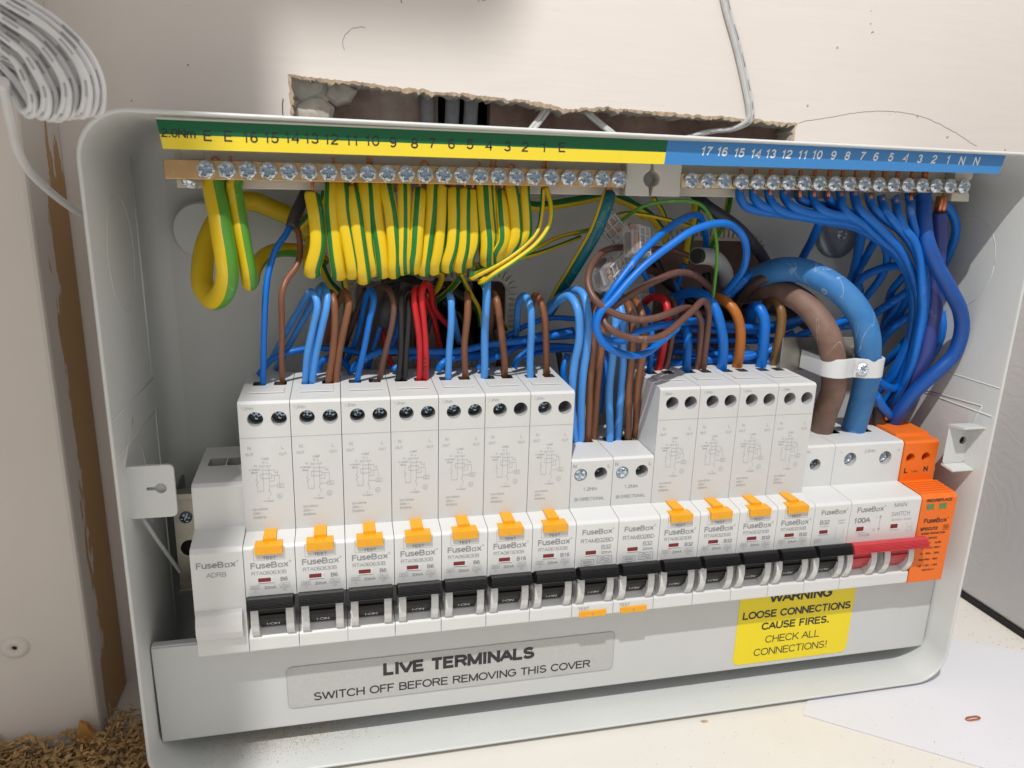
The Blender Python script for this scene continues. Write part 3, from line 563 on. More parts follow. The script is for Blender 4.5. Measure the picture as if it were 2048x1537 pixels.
# lid fixing brackets
mb = MB(); fnb = lambda u, w, k: (u, 62 + k, w)
ol = rrect(-20, -4.0, 53.4, 72.8, 1.8, 4); kh = [(-10.2 + 1.75 * math.cos(a * .3), 64.5 + 1.75 * math.sin(a * .3)) for a in range(-8, 9)] + [(-13.8, 64.1), (-13.8, 64.9)]
kh = [(-8.6 + 1.9 * math.cos(math.radians(a)), 64.3 + 1.9 * math.sin(math.radians(a))) for a in range(-160, 161, 20)] + [(-13.2, 64.9), (-13.2, 63.7)]
mb.holed(fnb, ol, [kh], 1.4, wmi=0, bmi=1)
n = len(ol); mb.add([(x, 62, z) for x, z in ol] + [(x, 60.6, z) for x, z in ol], [(i, (i + 1) % n, n + (i + 1) % n, n + i) for i in range(n)])
mb.build('lid_bracket', [M['steel_paint'], M['well']], box, org=BO)
mb = MB(); mb.tube([Vector((-17, 60, 55)), Vector((-14, 52, 40)), Vector((-9, 44, 22))], .75, 10); mb.build('bracket_strut', M['well'], box, org=BO)
mb = MB(); BD_ = 60; q1 = at(1899, 850, BD_); x0, x1, z0, z1 = q1.x, XR - 1.3, at(1925, 925, BD_).z, at(1925, 852, BD_).z
hc = at(1926, 881, BD_)
mb.holed(lambda u, w, k: (u, BD_ + k, w), rrect(x0, x1, z0, z1, 1.4, 4), [circ(hc.x, hc.z, 1.9, 18)], 1.4, wmi=0, bmi=1)
mb.prism([(BD_ - 1, z1 - .2), (BD_ + 8, z1 + .9), (BD_ + 8, z1 + 1.8), (BD_ - 1, z1 + .9)], x0 + .2, x1); mb.prism([(BD_ - 1, z0), (BD_ + 6, z0 - 1), (BD_ + 6, z0 - 1.9), (BD_ - 1, z0 - 1)], x0 + .4, x1)
mb.build('lid_bracket', [M['steel_paint'], M['dark']], box, org=BO, bevel=.25)

# lower cover plate with its two stickers
PD = 58.0
cov = empty('cover_plate', 155, PD, -43); cov.parent = box; cov.location = Vector((0, -PD, -43 - ZB)) * MM; CO = (155, PD, -43)
mb = MB()
def zlow(x): return -42.3 - 2.0 * (x + 19) / 348
pl = [(-18.6, -1.2), (329.6, -1.2)]
mb.add([(-18.6, 57.9, -1.2), (329.4, 57.9, -1.2), (329.4, 57.9, -43.2), (-18.0, 57.9, -42.6)], [(0, 1, 2, 3)])
mb.add([(-18.6, 57.9, -1.2), (329.4, 57.9, -1.2), (329.4, 54.5, -1.2), (-18.6, 54.5, -1.2)], [(0, 1, 2, 3)])
mb.add([(-18.0, 57.9, -42.6), (329.4, 57.9, -43.2), (329.4, 40, -43.2), (-18, 40, -42.6)], [(0, 1, 2, 3)])
for f0 in list(mb.f): pass
o = mb.build('plate', M['plate'], cov, org=CO, fix=False); sm = o.modifiers.new('thick', 'SOLIDIFY'); sm.thickness = .0011; sm.offset = 0
bv = o.modifiers.new('bevel', 'BEVEL'); bv.width = .0004; bv.segments = 2
PF = 58.55
def sticker(name, outl, mats, texts, rim=None):
    mb = MB(); mb.poly_xz(outl, PF - .1, PF + .12, 0)
    for t in texts: mb.text(*t)
    if rim: mb.line(outl, .22, PF + .16, rim, True)
    mb.build(name, mats, cov, org=CO, fix=False)
TD = PF + .2
sticker('live_terminals_sticker', rrect(29.4, 166.3, -34.4, -15.6, 2.2), [M['sticker'], M['ink_dark'], M['ink_light']],
        [('LIVE TERMINALS', 98.6, -24.2, TD, 8.2, 'c', .022, 1, 0, None, 1.0), ('SWITCH OFF BEFORE REMOVING THIS COVER', 97.6, -32.0, TD, 5.35, 'c', .006, 1, 0, None, 1.06)], 2)
sticker('warning_sticker', rrect(225.5, 285.2, -40.8, -1.6, 3), [M['warn'], M['ink_dark']],
        [('WARNING', 256.5, -9.8, TD, 7.0, 'c', .018, 1, 0, None, 1.02), ('LOOSE CONNECTIONS', 255.8, -17.2, TD, 5.6, 'c', .014, 1, 0, None, .98), ('CAUSE FIRES.', 255.6, -23.6, TD, 5.6, 'c', .014, 1, 0, None, 1.0),
         ('CHECK ALL', 255.0, -30.6, TD, 5.4, 'c', .0, 1, 0, None, 1.05), ('CONNECTIONS!', 254.8, -37.0, TD, 5.4, 'c', .0, 1, 0, None, 1.06)])
# plaster dust lying in the box bottom
mb = MB()
for i in range(4200):
    a = random.random(); x = 26 + random.gauss(0, 17); d = 50 + random.gauss(0, 6.5)
    x = max(-12, x); d = min(67, max(30, d))
    if i > 3900: x = random.uniform(10, 300); d = random.uniform(35, 68)
    s = random.uniform(.10, .34) * (1.3 if random.random() < .05 else .8); z = ZB + 1.35
    mb.add([(x + s, d, z), (x, d + s, z), (x - s, d, z), (x, d - s * .8, z), (x, d, z + s * .9)], [(0, 1, 4), (1, 2, 4), (2, 3, 4), (3, 0, 4)])
tag(mb.build('plaster_dust', M['dust']), 'sandy plaster grains scattered on the bottom of the box', 'dust', kind='stuff')
# ================================================================== BREAKERS
W = 17.8
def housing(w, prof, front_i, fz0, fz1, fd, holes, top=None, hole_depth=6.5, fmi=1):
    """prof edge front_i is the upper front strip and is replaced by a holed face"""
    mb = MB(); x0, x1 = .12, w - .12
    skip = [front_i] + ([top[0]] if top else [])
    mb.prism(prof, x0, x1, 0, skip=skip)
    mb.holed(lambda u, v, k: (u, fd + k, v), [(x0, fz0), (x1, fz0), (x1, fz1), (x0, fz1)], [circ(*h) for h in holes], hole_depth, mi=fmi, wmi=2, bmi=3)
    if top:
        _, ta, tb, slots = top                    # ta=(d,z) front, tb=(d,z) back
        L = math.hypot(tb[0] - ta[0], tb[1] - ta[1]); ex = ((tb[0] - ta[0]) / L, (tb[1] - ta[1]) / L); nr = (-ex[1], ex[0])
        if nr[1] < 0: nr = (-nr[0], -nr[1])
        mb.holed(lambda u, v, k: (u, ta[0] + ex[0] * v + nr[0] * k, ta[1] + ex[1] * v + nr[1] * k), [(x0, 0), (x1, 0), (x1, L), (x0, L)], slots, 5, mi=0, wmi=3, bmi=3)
    return mb
def guards_toggle(root, w, cx, hw, handle=None, red=False, zc=14.0, text=True, drum_hw=4.7):
    """side horns, black drum and the ribbed handle; all in local coordinates"""
    mb = MB()
    for s in (-1, 1):
        a, b = cx + s * drum_hw, cx + s * (drum_hw + 2.9); a, b = min(a, b), max(a, b)
        prof = [(60, 22), (68.8, 22.5)]
        for t in range(0, 9):
            an = math.radians(70 - t * 17); prof.append((65.5 + 5.9 * math.cos(an), 14.2 + 9.0 * math.sin(an)))
        prof += [(60, 5)]
        mb.prism(prof, a + .1, b - .1, 0)
    mb.build('toggle_guard', M['plastic'], root, bevel=.35)
    mb = MB(); prof = [(56, 8.2)]
    for t in range(0, 11):
        an = math.radians(-55 + t * 12.5); prof.append((60.5 + 9.8 * math.cos(an), 16.6 + 9.8 * math.sin(an)))
    prof += [(56, 24)]
    mb.prism(prof, cx - drum_hw, cx + drum_hw, 0, smooth=False)
    # raised rib across the drum
    mb.box(cx - drum_hw, cx + drum_hw, 69, 71.0, 15.6, 16.1, 0)
    if text:
        ry = 9.88
        mb.text('I·ON', cx, 0, 0, 2.7, mi=1, bold=.0, sx=.95, fn=lambda u, v: (u, 60.5 + ry * math.cos(math.radians(-40) + v / ry), 16.6 + ry * math.sin(math.radians(-40) + v / ry)))
    mb.build('toggle_drum', [M['red'] if red else M['drum'], M['ink_white']], root, fix=False)
def toggle_bar(root, x0, x1, m, ribs=True):
    prof = [(66, 18.4), (69, 18.2), (74.8, 20.6), (75.9, 21.2)]
    n = 7
    for k in range(n):
        t = k / (n - 1); d = 76.2 - .9 * t - .7 * t * t; z = 21.5 + 3.0 * t
        prof.append((d, z)); prof.append((d - .55, z + .14))
    prof += [(73.4, 25.2), (71.5, 24.6), (66.5, 21.2)]
    mb = MB(); mb.prism(prof, x0, x1, 0); mb.build('toggle_handle', m, root, bevel=.10)
def logo(mb, x, z, d, size, mi=0):
    """shop lettering with a square o"""
    vs, fs, a0, a1 = text_mesh('FuseB', .012); w1 = (a1 - a0) * size; vx, _, b0, b1 = text_mesh('x', .012); w2 = (b1 - b0) * size; sq = .46 * size
    tot = w1 + sq + w2 + .2 * size; X = x - tot / 2
    mb.text('FuseB', X, z, d, size, 'l', .012, mi); X += w1 + .09 * size
    o, t = .0, .1 * size
    mb.box(X, X + sq, d - .01, d, z, z + t, mi); mb.box(X, X + sq, d - .01, d, z + sq - t, z + sq, mi); mb.box(X, X + t, d - .01, d, z + t, z + sq - t, mi); mb.box(X + sq - t, X + sq, d - .01, d, z + t, z + sq - t, mi)
    X += sq + .07 * size; mb.text('x', X, z, d, size, 'l', .012, mi)
    cx, cz = X + w2 + .16 * size, z + .64 * size
    mb.line([(cx + .09 * size * math.cos(i * .785), cz + .09 * size * math.sin(i * .785)) for i in range(8)], .035 * size, d, mi, True)
def diagram(mb, d, mi=2, big=1.0):
    L = lambda pts, c=False: mb.line(pts, .13, d, mi, c)
    T = lambda s, x, z, sz, al='c': mb.text(s, x, z, d, sz, al, .004, mi)
    T('N', 3.2, 75.6, 1.9); T('OUT', 3.0, 73.3, 1.45); T('L', 14.6, 75.4, 1.9); T('OUT', 14.6, 73.1, 1.45)
    T('Load', 8.3, 71.7, 1.25); T('N  L', 8.3, 70.2, 1.2); T('OUT OUT', 8.3, 68.8, 1.0)
    T('N', 4.9, 69.0, 1.2); T('In-Supply', 4.6, 67.7, 1.0); T('(Blue)', 4.4, 66.5, 1.0)
    L([(7.3, 68.4), (7.3, 59.5), (5.2, 59.5), (5.2, 61.5)]); L([(5.2, 61.5), (4.7, 62.3), (5.6, 63.1), (4.7, 63.9), (5.2, 64.6), (5.2, 66)])
    L([(9.4, 68.4), (9.4, 60.6), (8.9, 59.8), (9.6, 59.2), (9.6, 57.6)]); L([(6.5, 66.2), (10.2, 66.2), (10.2, 64.4), (6.5, 64.4)], True)
    L([(7.3, 67.6), (11.4, 67.6), (11.4, 66.6)]); L([(11.4, 66.6), (12.4, 66.6)]); L([(12.4, 67.3), (12.4, 65.9)]); L([(10.2, 65.4), (12.9, 65.4), (12.9, 62.0)]); L([(9.4, 63.3), (11.2, 63.3), (11.2, 65.4)])
    L([(12.1, 62), (14.3, 62), (14.3, 60.6), (12.1, 60.6)], True); T('E.I', 13.2, 60.95, .9); L([(9.4, 61.3), (12.1, 61.3)])
    L([(12.7 + 1.0 * math.cos(i * 1.047), 57.3 + 1.0 * math.sin(i * 1.047)) for i in range(6)], True); T('R', 12.7, 56.9, .9)
    T('L', 9.0, 56.4, 1.3); T('In-Supply', 8.9, 55.2, .95)
    T('I△n=30mA', 3.0, 52.0, 1.3, 'l'); T('230V ~', 3.0, 50.4, 1.3, 'l'); T('50/60Hz', 3.0, 48.8, 1.3, 'l')
PROF_TALL = [(20, 0.05), (68.6, 0.05), (69.0, .5), (69, 5.4), (66.3, 8.3), (58, 9.2), (58, 22), (69, 22.4), (69, 41.6), (68.0, 42.7), (58.5, 43.7), (58.5, 92.6), (57.4, 93.5), (20, 94.6)]
NOSE_D = 69.06
def make_base(kind):
    root = empty('breaker', 0, 0, 0)
    tall = kind in ('b6', 'b16', 'b32')
    fd = 58.5
    if tall:
        slots = [rrect(3.2, 8.0, 19, 24, .6, 2), rrect(10.9, 15.6, 19, 24, .6, 2)]
        mb = housing(W, PROF_TALL, 10, 43.7, 92.6, fd, [(5.8, 87.0, 2.75), (13.9, 87.0, 2.75)], top=(12, (57.4, 93.5), (20, 94.6), slots))
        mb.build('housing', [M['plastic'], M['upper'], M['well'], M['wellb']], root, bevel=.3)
        mb = MB(); mb.box(.1, W - .1, 58.4, 58.56, 80.0, 80.16); mb.build('seam_line', M['ink_light'], root)
        mb = MB(); mb.box(3.2, 15.3, 40.5, 49.0, 93.9, 94.35); mb.build('marking_plate', M['plastic'], root, bevel=.15)
    else:
        prof = [(20, 0.05), (68.6, 0.05), (69.0, .5), (69, 5.4), (66.3, 8.3), (58, 9.2), (58, 22), (69, 22.4), (69, 41.6), (68.0, 42.7), (58.5, 43.9), (58.5, 64.0), (57.4, 64.9), (20, 66.0)]
        if kind == 'mcb':
            prof[10:] = [(53.4, 43.8), (53.4, 62.3), (52.3, 63.2), (20, 64.3)]; fd = 53.4; hs = [(8.6, 54.3, 2.75)]; zz = (43.8, 62.3); tp = (52.3, 63.2); bk = (20, 64.3); sl = [rrect(6, 12, 14, 20, .6, 2)]
        else: hs = [(4.2, 58.2, 2.75), (12.7, 58.4, 2.75)]; zz = (43.9, 64.0); tp = (57.4, 64.9); bk = (20, 66.0); sl = [rrect(2.8, 7.8, 17, 22, .6, 2), rrect(10.6, 15.6, 17, 22, .6, 2)]
        mb = housing(W, prof, 10, zz[0], zz[1], fd, hs, top=(12, tp, bk, sl))
        mb.build('housing', [M['plastic'], M['upper'] if kind != 'mcb' else M['plastic'], M['well'], M['wellb']], root, bevel=.3)
    guards_toggle(root, W, 8.9, 4.0)
    toggle_bar(root, .8, W - 1.1, M['black'])
    pr = MB(); d = NOSE_D
    if tall:
        mb = MB(); mb.box(6.7, 11.2, 58.5, 66.5, 42.6, 44.4); mb.box(4.1, 13.7, 65.2, 70.3, 40.0, 43.2); mb.box(7.6, 8.3, 70.3, 70.4, 40.3, 42.4)
        mb.build('test_button', M['yellow_btn'], root, bevel=.3)
        mb = MB(); mb.line([(3.5, 37.2), (14.3, 37.2), (14.3, 42.2), (3.5, 42.2)], .18, 69.03, 0, True); mb.build('button_surround', M['ink_light'], root)
        diagram(pr, 58.57, 1); pr.text('1.2Nm', 3.3, 90.6, 58.57, 1.55, 'c', .004, 1)
        pr.text('TEST', 8.9, 37.45, d, 1.75, 'c', .01, 0, sx=1.15)
        logo(pr, 8.9, 34.0, d, 3.45)
        model = {'b6': 'RTA060630B', 'b16': 'RTA061630B', 'b32': 'RTA063230B'}[kind]; rate = {'b6': 'B6', 'b16': 'B16', 'b32': 'B32'}[kind]
        pr.text(model, 8.5, 31.4, d, 2.15, 'c', .0, 0, sx=1.05); pr.text(rate, 13.6, 28.4, d, 2.3, 'c', .012, 0)
        win = (4.6, 9.0, 28.5, 30.1)
        pr.text('30mA', 8.6, 25.6, d, 1.75, 'c', .004, 0); pr.text('6000', 3.4, 26.2, d, 1.1, 'c', .0, 1); pr.line([(1.8, 25.9), (5.0, 25.9), (5.0, 27.3), (1.8, 27.3)], .12, d, 1, True); pr.text('3', 3.4, 24.6, d, 1.1, 'c', 0, 1)
        pr.line([(12, 25.8), (15.4, 25.8), (15.4, 27.6), (12, 27.6)], .12, d, 1, True); pr.line([(12.4, 26.8), (13.2, 27.2), (14.1, 26.6), (15, 27.0)], .14, d, 1); pr.line([(12.4, 26.2), (13.2, 26.6), (14.1, 26.0), (15, 26.4)], .14, d, 1); pr.text('E3', 13.7, 24.5, d, 1.1, 'c', 0, 1)
    elif kind == 'bd':
        pr.text('N', 1.5, 61.4, 58.57, 2.2, 'c', .006, 0); pr.text('L', 16.0, 60.9, 58.57, 2.2, 'c', .006, 0)
        pr.text('1.2Nm', 8.5, 51.3, 58.57, 2.1, 'c', .004, 0, sx=1.1); pr.text('BI-DIRECTIONAL', 8.5, 47.0, 58.57, 2.0, 'c', .004, 0, sx=.88)
        logo(pr, 8.9, 37.0, d, 3.3); pr.text('RTAMB32BD', 8.9, 33.4, d, 2.6, 'c', .004, 0, sx=.97); pr.text('B32', 13.0, 30.3, d, 2.6, 'c', .004, 0); pr.text('30mA', 13.2, 28.2, d, 1.7, 'c', .004, 0, sx=1.1)
        win = (4.4, 8.8, 28.2, 29.9)
        pr.text('6000', 5.4, 24.3, d, 1.75, 'c', .004, 0); pr.line([(2.8, 23.8), (8, 23.8), (8, 26.1), (2.8, 26.1)], .14, d, 0, True); pr.text('3', 5.4, 22.4, d, 1.5, 'c', 0, 0); pr.line([(4.2, 22.0), (4.2, 23.6), (6.7, 23.6), (6.7, 22.0)], .12, d, 0)
        pr.line([(9.6, 24.2), (15.6, 24.2), (15.6, 27.2), (9.6, 27.2)], .16, d, 0, True); pr.line([(10.4, 26), (11.8, 26.7), (13.4, 25.7), (14.8, 26.4)], .24, d, 0); pr.line([(10.4, 25), (11.8, 25.7), (13.4, 24.7), (14.8, 25.4)], .24, d, 0); pr.text('E3', 12.8, 22.4, d, 1.5, 'c', 0, 0)
        pr.text('TEST', 5.0, 3.3, d, 1.9, 'c', .004, 0, sx=1.15)
        mb = MB(); mb.box(3.2, 14.8, 66, 69.7, .2, 2.9); mb.build('test_button', M['yellow_btn'], root, bevel=.2)
        pr.text('T', 9.0, .8, 69.74, 1.6, 'c', .004, 0, sx=1.6)
    else:
        logo(pr, 9.5, 37.5, d, 3.2); pr.text('B32', 5.6, 33.0, d, 2.9, 'c', .01, 0); pr.text('MTN06332', 5.6, 31.7, d, .9, 'c', 0, 1); win = (3.6, 7.6, 28.6, 30.3)
        pr.text('230/400V~', 14, 34.0, d, .9, 'c', 0, 1); pr.text('50/60Hz', 14, 32.8, d, .9, 'c', 0, 1)
        pr.line([(12.2, 25.6), (11.8, 25.6), (11.8, 31.0), (12.2, 31.0)], .12, d, 1); pr.line([(15.6, 25.6), (15.6, 31.0)], .12, d, 1); pr.text('6000', 3.2, 25.0, d, 1.2, 'c', 0, 1); pr.line([(1.6, 24.6), (4.9, 24.6), (4.9, 26.2), (1.6, 26.2)], .12, d, 1, True); pr.text('1.2Nm', 3.2, 60.0, 53.47, 1.5, 'c', .004, 1)
    pr.build('printing', [M['ink'], M['ink_light']], root, fix=False)
    x0, x1, z0, z1 = win; mb = MB(); mb.box(x0, x1, 68.8, 69.05, z0, z1, 0); mb.prism([(69.0, z0 - .35), (69.35, z0 - .1), (69.0, z0)], x0 - .2, x1 + .9, 1); mb.box(x1, x1 + .9, 68.9, 69.2, z0 - .2, z1 + .1, 1)
    mb.build('indicator_window', [M['red_win'], M['plastic']], root)
    return root
def copy_thing(r):
    c = r.copy(); COL.objects.link(c)
    for ch in r.children: k = ch.copy(); COL.objects.link(k); k.parent = c
    return c
RB = {}
def place(kind, i, label, screws=(), sd=5.8, deep=6.0):
    if kind in RB: o = copy_thing(RB[kind]); 
    else: o = RB[kind] = make_base(kind)
    o.location = (i * W * MM, 0, 0)
    for ch in list(o.children):
        if ch.name.startswith('terminal_screw'): bpy.data.objects.remove(ch)
    tag(o, label, 'circuit breaker', 'breakers clipped side by side in the box'); return o
order = [('b6', 1, 'tall white breaker marked B6, leftmost of the tall ones beside the plain filler block'),
         ('b6', 2, 'tall white breaker marked B6 with two light blue wires in its top'),
         ('b6', 3, 'tall white breaker marked B6 fed by one bright blue and one thin brown wire'),
         ('b6', 4, 'tall white breaker marked B6 with black and red wires in its top'),
         ('b6', 5, 'tall white breaker marked B6, next to the first one marked B16'),
         ('b16', 6, 'tall white breaker marked B16, left one of the two'),
         ('b16', 7, 'tall white breaker marked B16 beside the short bi-directional breakers'),
         ('bd', 8, 'short breaker marked BI-DIRECTIONAL, the left one next to the B16 breaker'),
         ('bd', 9, 'short breaker marked BI-DIRECTIONAL, the right one below the brown wire loops'),
         ('b32', 10, 'tall white breaker marked B32 with a red wire, showing its bare left side'),
         ('b32', 11, 'tall white breaker marked B32 with two dark brown wires in its top'),
         ('b32', 12, 'tall white breaker marked B32 with a thick blue and an orange brown wire'),
         ('b32', 13, 'tall white breaker marked B32, rightmost tall one with hooked blue and olive wires'),
         ('mcb', 14, 'short white breaker marked B32 under the thick brown cable, beside the red switch')]
THINGS = {}
for k, i, lb in order: THINGS[i] = place(k, i, lb)
SC = {1: (1, 1), 2: (1, 1), 3: (1, 1), 4: (1, 1), 5: (1, 1), 6: (1, 0), 7: (1, 0)}
for i, (a, b) in SC.items():
    for on, x in ((a, 5.8), (b, 13.9)):
        if on: inst(HEADB, 'terminal_screw', THINGS[i], x, 53.4, 87.6, random.uniform(0, 1.5))
for i in (8, 9): inst(HEADL, 'terminal_screw', THINGS[i], 4.2, 57.0, 58.2, random.uniform(0, 1.5)); inst(HEADB, 'terminal_screw', THINGS[i], 12.7, 52.6, 59.0, .5)
inst(HEADB, 'terminal_screw', THINGS[14], 8.6, 50.5, 54.3, .9)
for i in (10, 11, 12, 13):
    for x in (5.8, 13.9): inst(HEADB, 'terminal_screw', THINGS[i], x, 52.2, 88.8, random.uniform(0, 1.5))

# filler block
r = empty('filler_block', 0, 0, 0); tag(r, 'plain white filler block lettered ADRB at the left end of the breaker row', 'filler block')
prof = [(20, 0.05), (68.6, 0.05), (69, .5), (69, 6), (69, 41.4), (67.8, 42.9), (56.6, 45.2), (56.6, 61.4), (55.2, 62.5), (22, 64.5)]
mb = MB(); mb.prism(prof, .12, W - .12, 0, skip=(8,))
ta, tb = (55.2, 62.5), (22, 64.5); L = math.hypot(33.2, 2); ex = (-33.2 / L, 2 / L)
mb.holed(lambda u, v, k: (u, ta[0] + ex[0] * v + .06 * k, ta[1] + ex[1] * v + k), [(.12, 0), (W - .12, 0), (W - .12, L), (.12, L)], [rrect(3.2, 9.6, 15, 22, .8, 2), rrect(10.0, 16.4, 15, 22, .8, 2)], 6, mi=0, wmi=1, bmi=1)
mb.build('housing', [M['plastic'], M['well']], r, bevel=.5)
mb = MB(); mb.prism([(66, 18.8), (69.2, 18.8), (71.2, 18.0), (72.4, 14.5), (72.6, 11.5), (71.4, 8.2), (69.2, 7.0), (66, 7)], .6, 16.4, 0, smooth=False); mb.build('finger_grip', M['plastic'], r, bevel=.5)
mb = MB(); logo(mb, 8.6, 35.6, NOSE_D, 3.5); mb.text('ADRB', 8.4, 32.0, NOSE_D, 2.7, 'c', .0, 0); mb.line([(9.3, 0), (9.3, 0)], .1, 60, 0); mb.build('printing', [M['ink'], M['ink_light']], r, fix=False)

# main switch
r = empty('main_switch', 15 * W, 0, 0); tag(r, 'double width white main switch marked 100A with a red handle', 'main switch'); W2 = 2 * W
prof = [(20, 0.05), (68.6, 0.05), (69.0, .5), (69, 5.4), (66.3, 8.3), (58, 9.2), (58, 22), (69, 22.4), (69, 41.6), (68.0, 42.7), (53.4, 43.8), (53.4, 62.3), (52.3, 63.2), (20, 64.3)]
mb = housing(W2, prof, 10, 43.8, 62.3, 53.4, [(8.4, 55.9, 3.2), (26.8, 55.6, 3.2)], top=(12, (52.3, 63.2), (20, 64.3), [rrect(4, 12, 12, 20, .6, 2), rrect(20, 29, 12, 20, .6, 2)]))
mb.build('housing', [M['plastic'], M['plastic'], M['well'], M['dark']], r, bevel=.3)
inst(HEADL, 'terminal_screw', r, 8.4, 50.6, 55.9, .3); inst(HEADL, 'terminal_screw', r, 26.8, 50.6, 55.6, .8)
guards_toggle(r, W, 8.0, 4, red=True, text=False); guards_toggle(r, W, 27.2, 4, red=True, text=False)
toggle_bar(r, -.2, 37.6, M['red'])
mb = MB(); d = NOSE_D; logo(mb, 10.0, 37.3, d, 3.5); mb.text('MAIN', 25.0, 38.6, d, 2.9, 'c', 0, 0); mb.text('SWITCH', 25.8, 34.3, d, 2.9, 'c', 0, 0, sx=.95); mb.text('230/400V~ AC22A', 26.6, 32.0, d, 1.4, 'c', 0, 1)
mb.text('100A', 6.6, 32.2, d, 3.7, 'c', .02, 0); mb.text('I', 13.6, 34.2, d, 1.6, 'c', 0, 0); mb.text('O', 13.2, 27.8, d, 1.8, 'c', 0, 0); mb.line([(15.6, 28.2), (15.6, 35)], .16, d, 0); mb.line([(15.0, 34), (15.6, 35.2), (16.2, 34)], .16, d, 0); mb.line([(15.0, 29.2), (15.6, 28.0), (16.2, 29.2)], .16, d, 0)
mb.text('ITA100', 8.5, 25.6, d, 2.0, 'c', 0, 0); mb.line([(30.2, 26.4), (30.2, 28.6), (33, 28.6), (33, 26.4)], .14, d, 1); mb.line([(30.2, 29.4), (29.6, 30.6)], .14, d, 1); mb.line([(33, 29.4), (32.4, 30.6)], .14, d, 1); mb.text('2  4', 31.4, 26.2, d, 1.2, 'c', 0, 1)
mb.text('L', 3.4, 59.0, 53.47, 1.8, 'c', 0, 1); mb.text('2.8Nm', 18.0, 58.6, 53.47, 2.2, 'c', 0, 1); mb.text('N', 33.2, 58.4, 53.47, 1.8, 'c', 0, 1)
mb.build('printing', [M['ink'], M['ink_light']], r, fix=False)
for x in (4.2, 21.6):
    mb = MB(); mb.box(x, x + 3.6, 68.8, 69.05, 28.4, 30.4, 0); mb.box(x + 3.6, x + 4.6, 68.9, 69.2, 28.2, 30.4, 1); mb.box(x - .2, x + 4.6, 68.9, 69.25, 27.9, 28.3, 1); mb.build('indicator_window', [M['red_win'], M['plastic']], r)

# surge device
r = empty('surge_protector', 17 * W, 0, 0); tag(r, 'bright orange surge protector with black lettering at the right end of the row', 'surge protector')
prof = [(20, 0.05), (58, .05), (58, 43.6), (54, 43.8), (54, 62.0), (53, 63.0), (47, 63.3), (47, 64.4), (20, 66)]
mb = MB(); mb.prism(prof, .3, 18.4, 0, skip=(3,))
mb.holed(lambda u, v, k: (u, 54 + k, v), [(.3, 43.8), (18.4, 43.8), (18.4, 62.0), (.3, 62.0)], [circ(4.3, 54.9, 2.3), circ(12.6, 55.0, 2.3)], 6, mi=0, wmi=0, bmi=1)
mb.build('housing', [M['orange'], M['dark']], r, bevel=.5)
mb = MB(); mb.prism([(56, -.2), (68.8, -.2), (69.2, .4), (69.2, 41.2), (67.8, 43.0), (56, 44.2)], .3, 18.6, 0)
for k in range(6): mb.box(1.0, 18.0, 57.2 + k * 1.8, 58.0 + k * 1.8, 42.6, 44.9 - k * .2, 0)
mb.build('cartridge', [M['orange']], r, bevel=.35)
for x in (5.0, 11.6):
    mb = MB(); mb.box(x - 1.9, x + 1.9, 69.1, 69.3, 36.2, 38.8, 0); mb.box(x + 1.9, x + 2.3, 69.1, 69.35, 36.0, 38.9, 1); mb.build('status_window', [M['green_win'], M['orange']], r)
mb = MB(); d = 69.3; K = lambda s, x, z, sz, b=.014, sx=1: mb.text(s, x, z, d, sz, 'c', b, 0, sx=sx)
K('RED:REPLACE', 9.3, 39.8, 2.15, .016, .98); logo(mb, 9.2, 29.6, d, 3.2); K('SPDCUT2', 6.5, 26.0, 2.2, .02, .95); K('T2', 15.4, 26.2, 1.9); mb.line([(14, 25.7), (16.9, 25.7), (16.9, 28.0), (14, 28.0)], .14, d, 0, True)
K('SURGE PROTECTION', 9.2, 23.9, 1.35); K('DEVICE', 9.5, 21.6, 1.35); K('L-N     N-PE', 10.4, 19.0, 1.5); K('Uc:  275V~ 255V~', 9.6, 16.7, 1.35); K('In:   20kA    20kA', 9.6, 13.9, 1.35); K('Imax:40kA   40kA', 9.2, 10.9, 1.35); K('Up:  1.5kV  1.5kV', 9.5, 7.8, 1.4); K('IEC61643-11', 10.2, 5.6, 1.2)
mb.text('L', 2.9, 47.6, 54.06, 3.6, 'c', .02, 0); mb.text('N', 13.6, 47.9, 54.06, 3.6, 'c', .02, 0); mb.text('1.2Nm', 7.6, 47.8, 54.06, 1.3, 'c', 0, 0)
mb.build('printing', [M['ink_dark']], r, fix=False)

# ================================================================== TERMINAL BARS
def zline(x): return 172.1 + (x - 12.1) * .0112
eb = empty('earth_terminal_bar', -1, 48, 168.4); tag(eb, 'long brass earth bar with cross head screws below the green and yellow label', 'terminal bar'); EO = (-1, 48, 168.4)
def slanted(mb, x0, x1, d0, d1, zo0, zo1, mi=0, rr=0):
    a, b = zline(x0), zline(x1); mb.add([(x0, d, a + z) for d in (d0, d1) for z in (zo0, zo1)] + [(x1, d, b + z) for d in (d0, d1) for z in (zo0, zo1)], [(0, 1, 3, 2), (4, 6, 7, 5), (0, 4, 5, 1), (2, 3, 7, 6), (0, 2, 6, 4), (1, 5, 7, 3)], mi)
mb = MB(); slanted(mb, -1, 160.6, 42, 49.4, -3.3, 3.0); mb.build('bar', M['brass'], eb, org=EO, bevel=.25)
me_slots = MB()
for k in range(23):
    x = 12.1 + k * 6.627; inst(HEAD, 'screw', eb, x, 48.9, zline(x) - .1, random.uniform(0, 1.57), 0, EO)
q = at(380, 367, 47); inst(HEADL, 'fixing_screw', eb, q.x, 47, q.z, .3, 1.2, EO)
nb = empty('neutral_terminal_bar', 185, 48, 170); tag(nb, 'brass neutral bar with a row of screws below the blue label', 'terminal bar'); NO = (185, 48, 170)
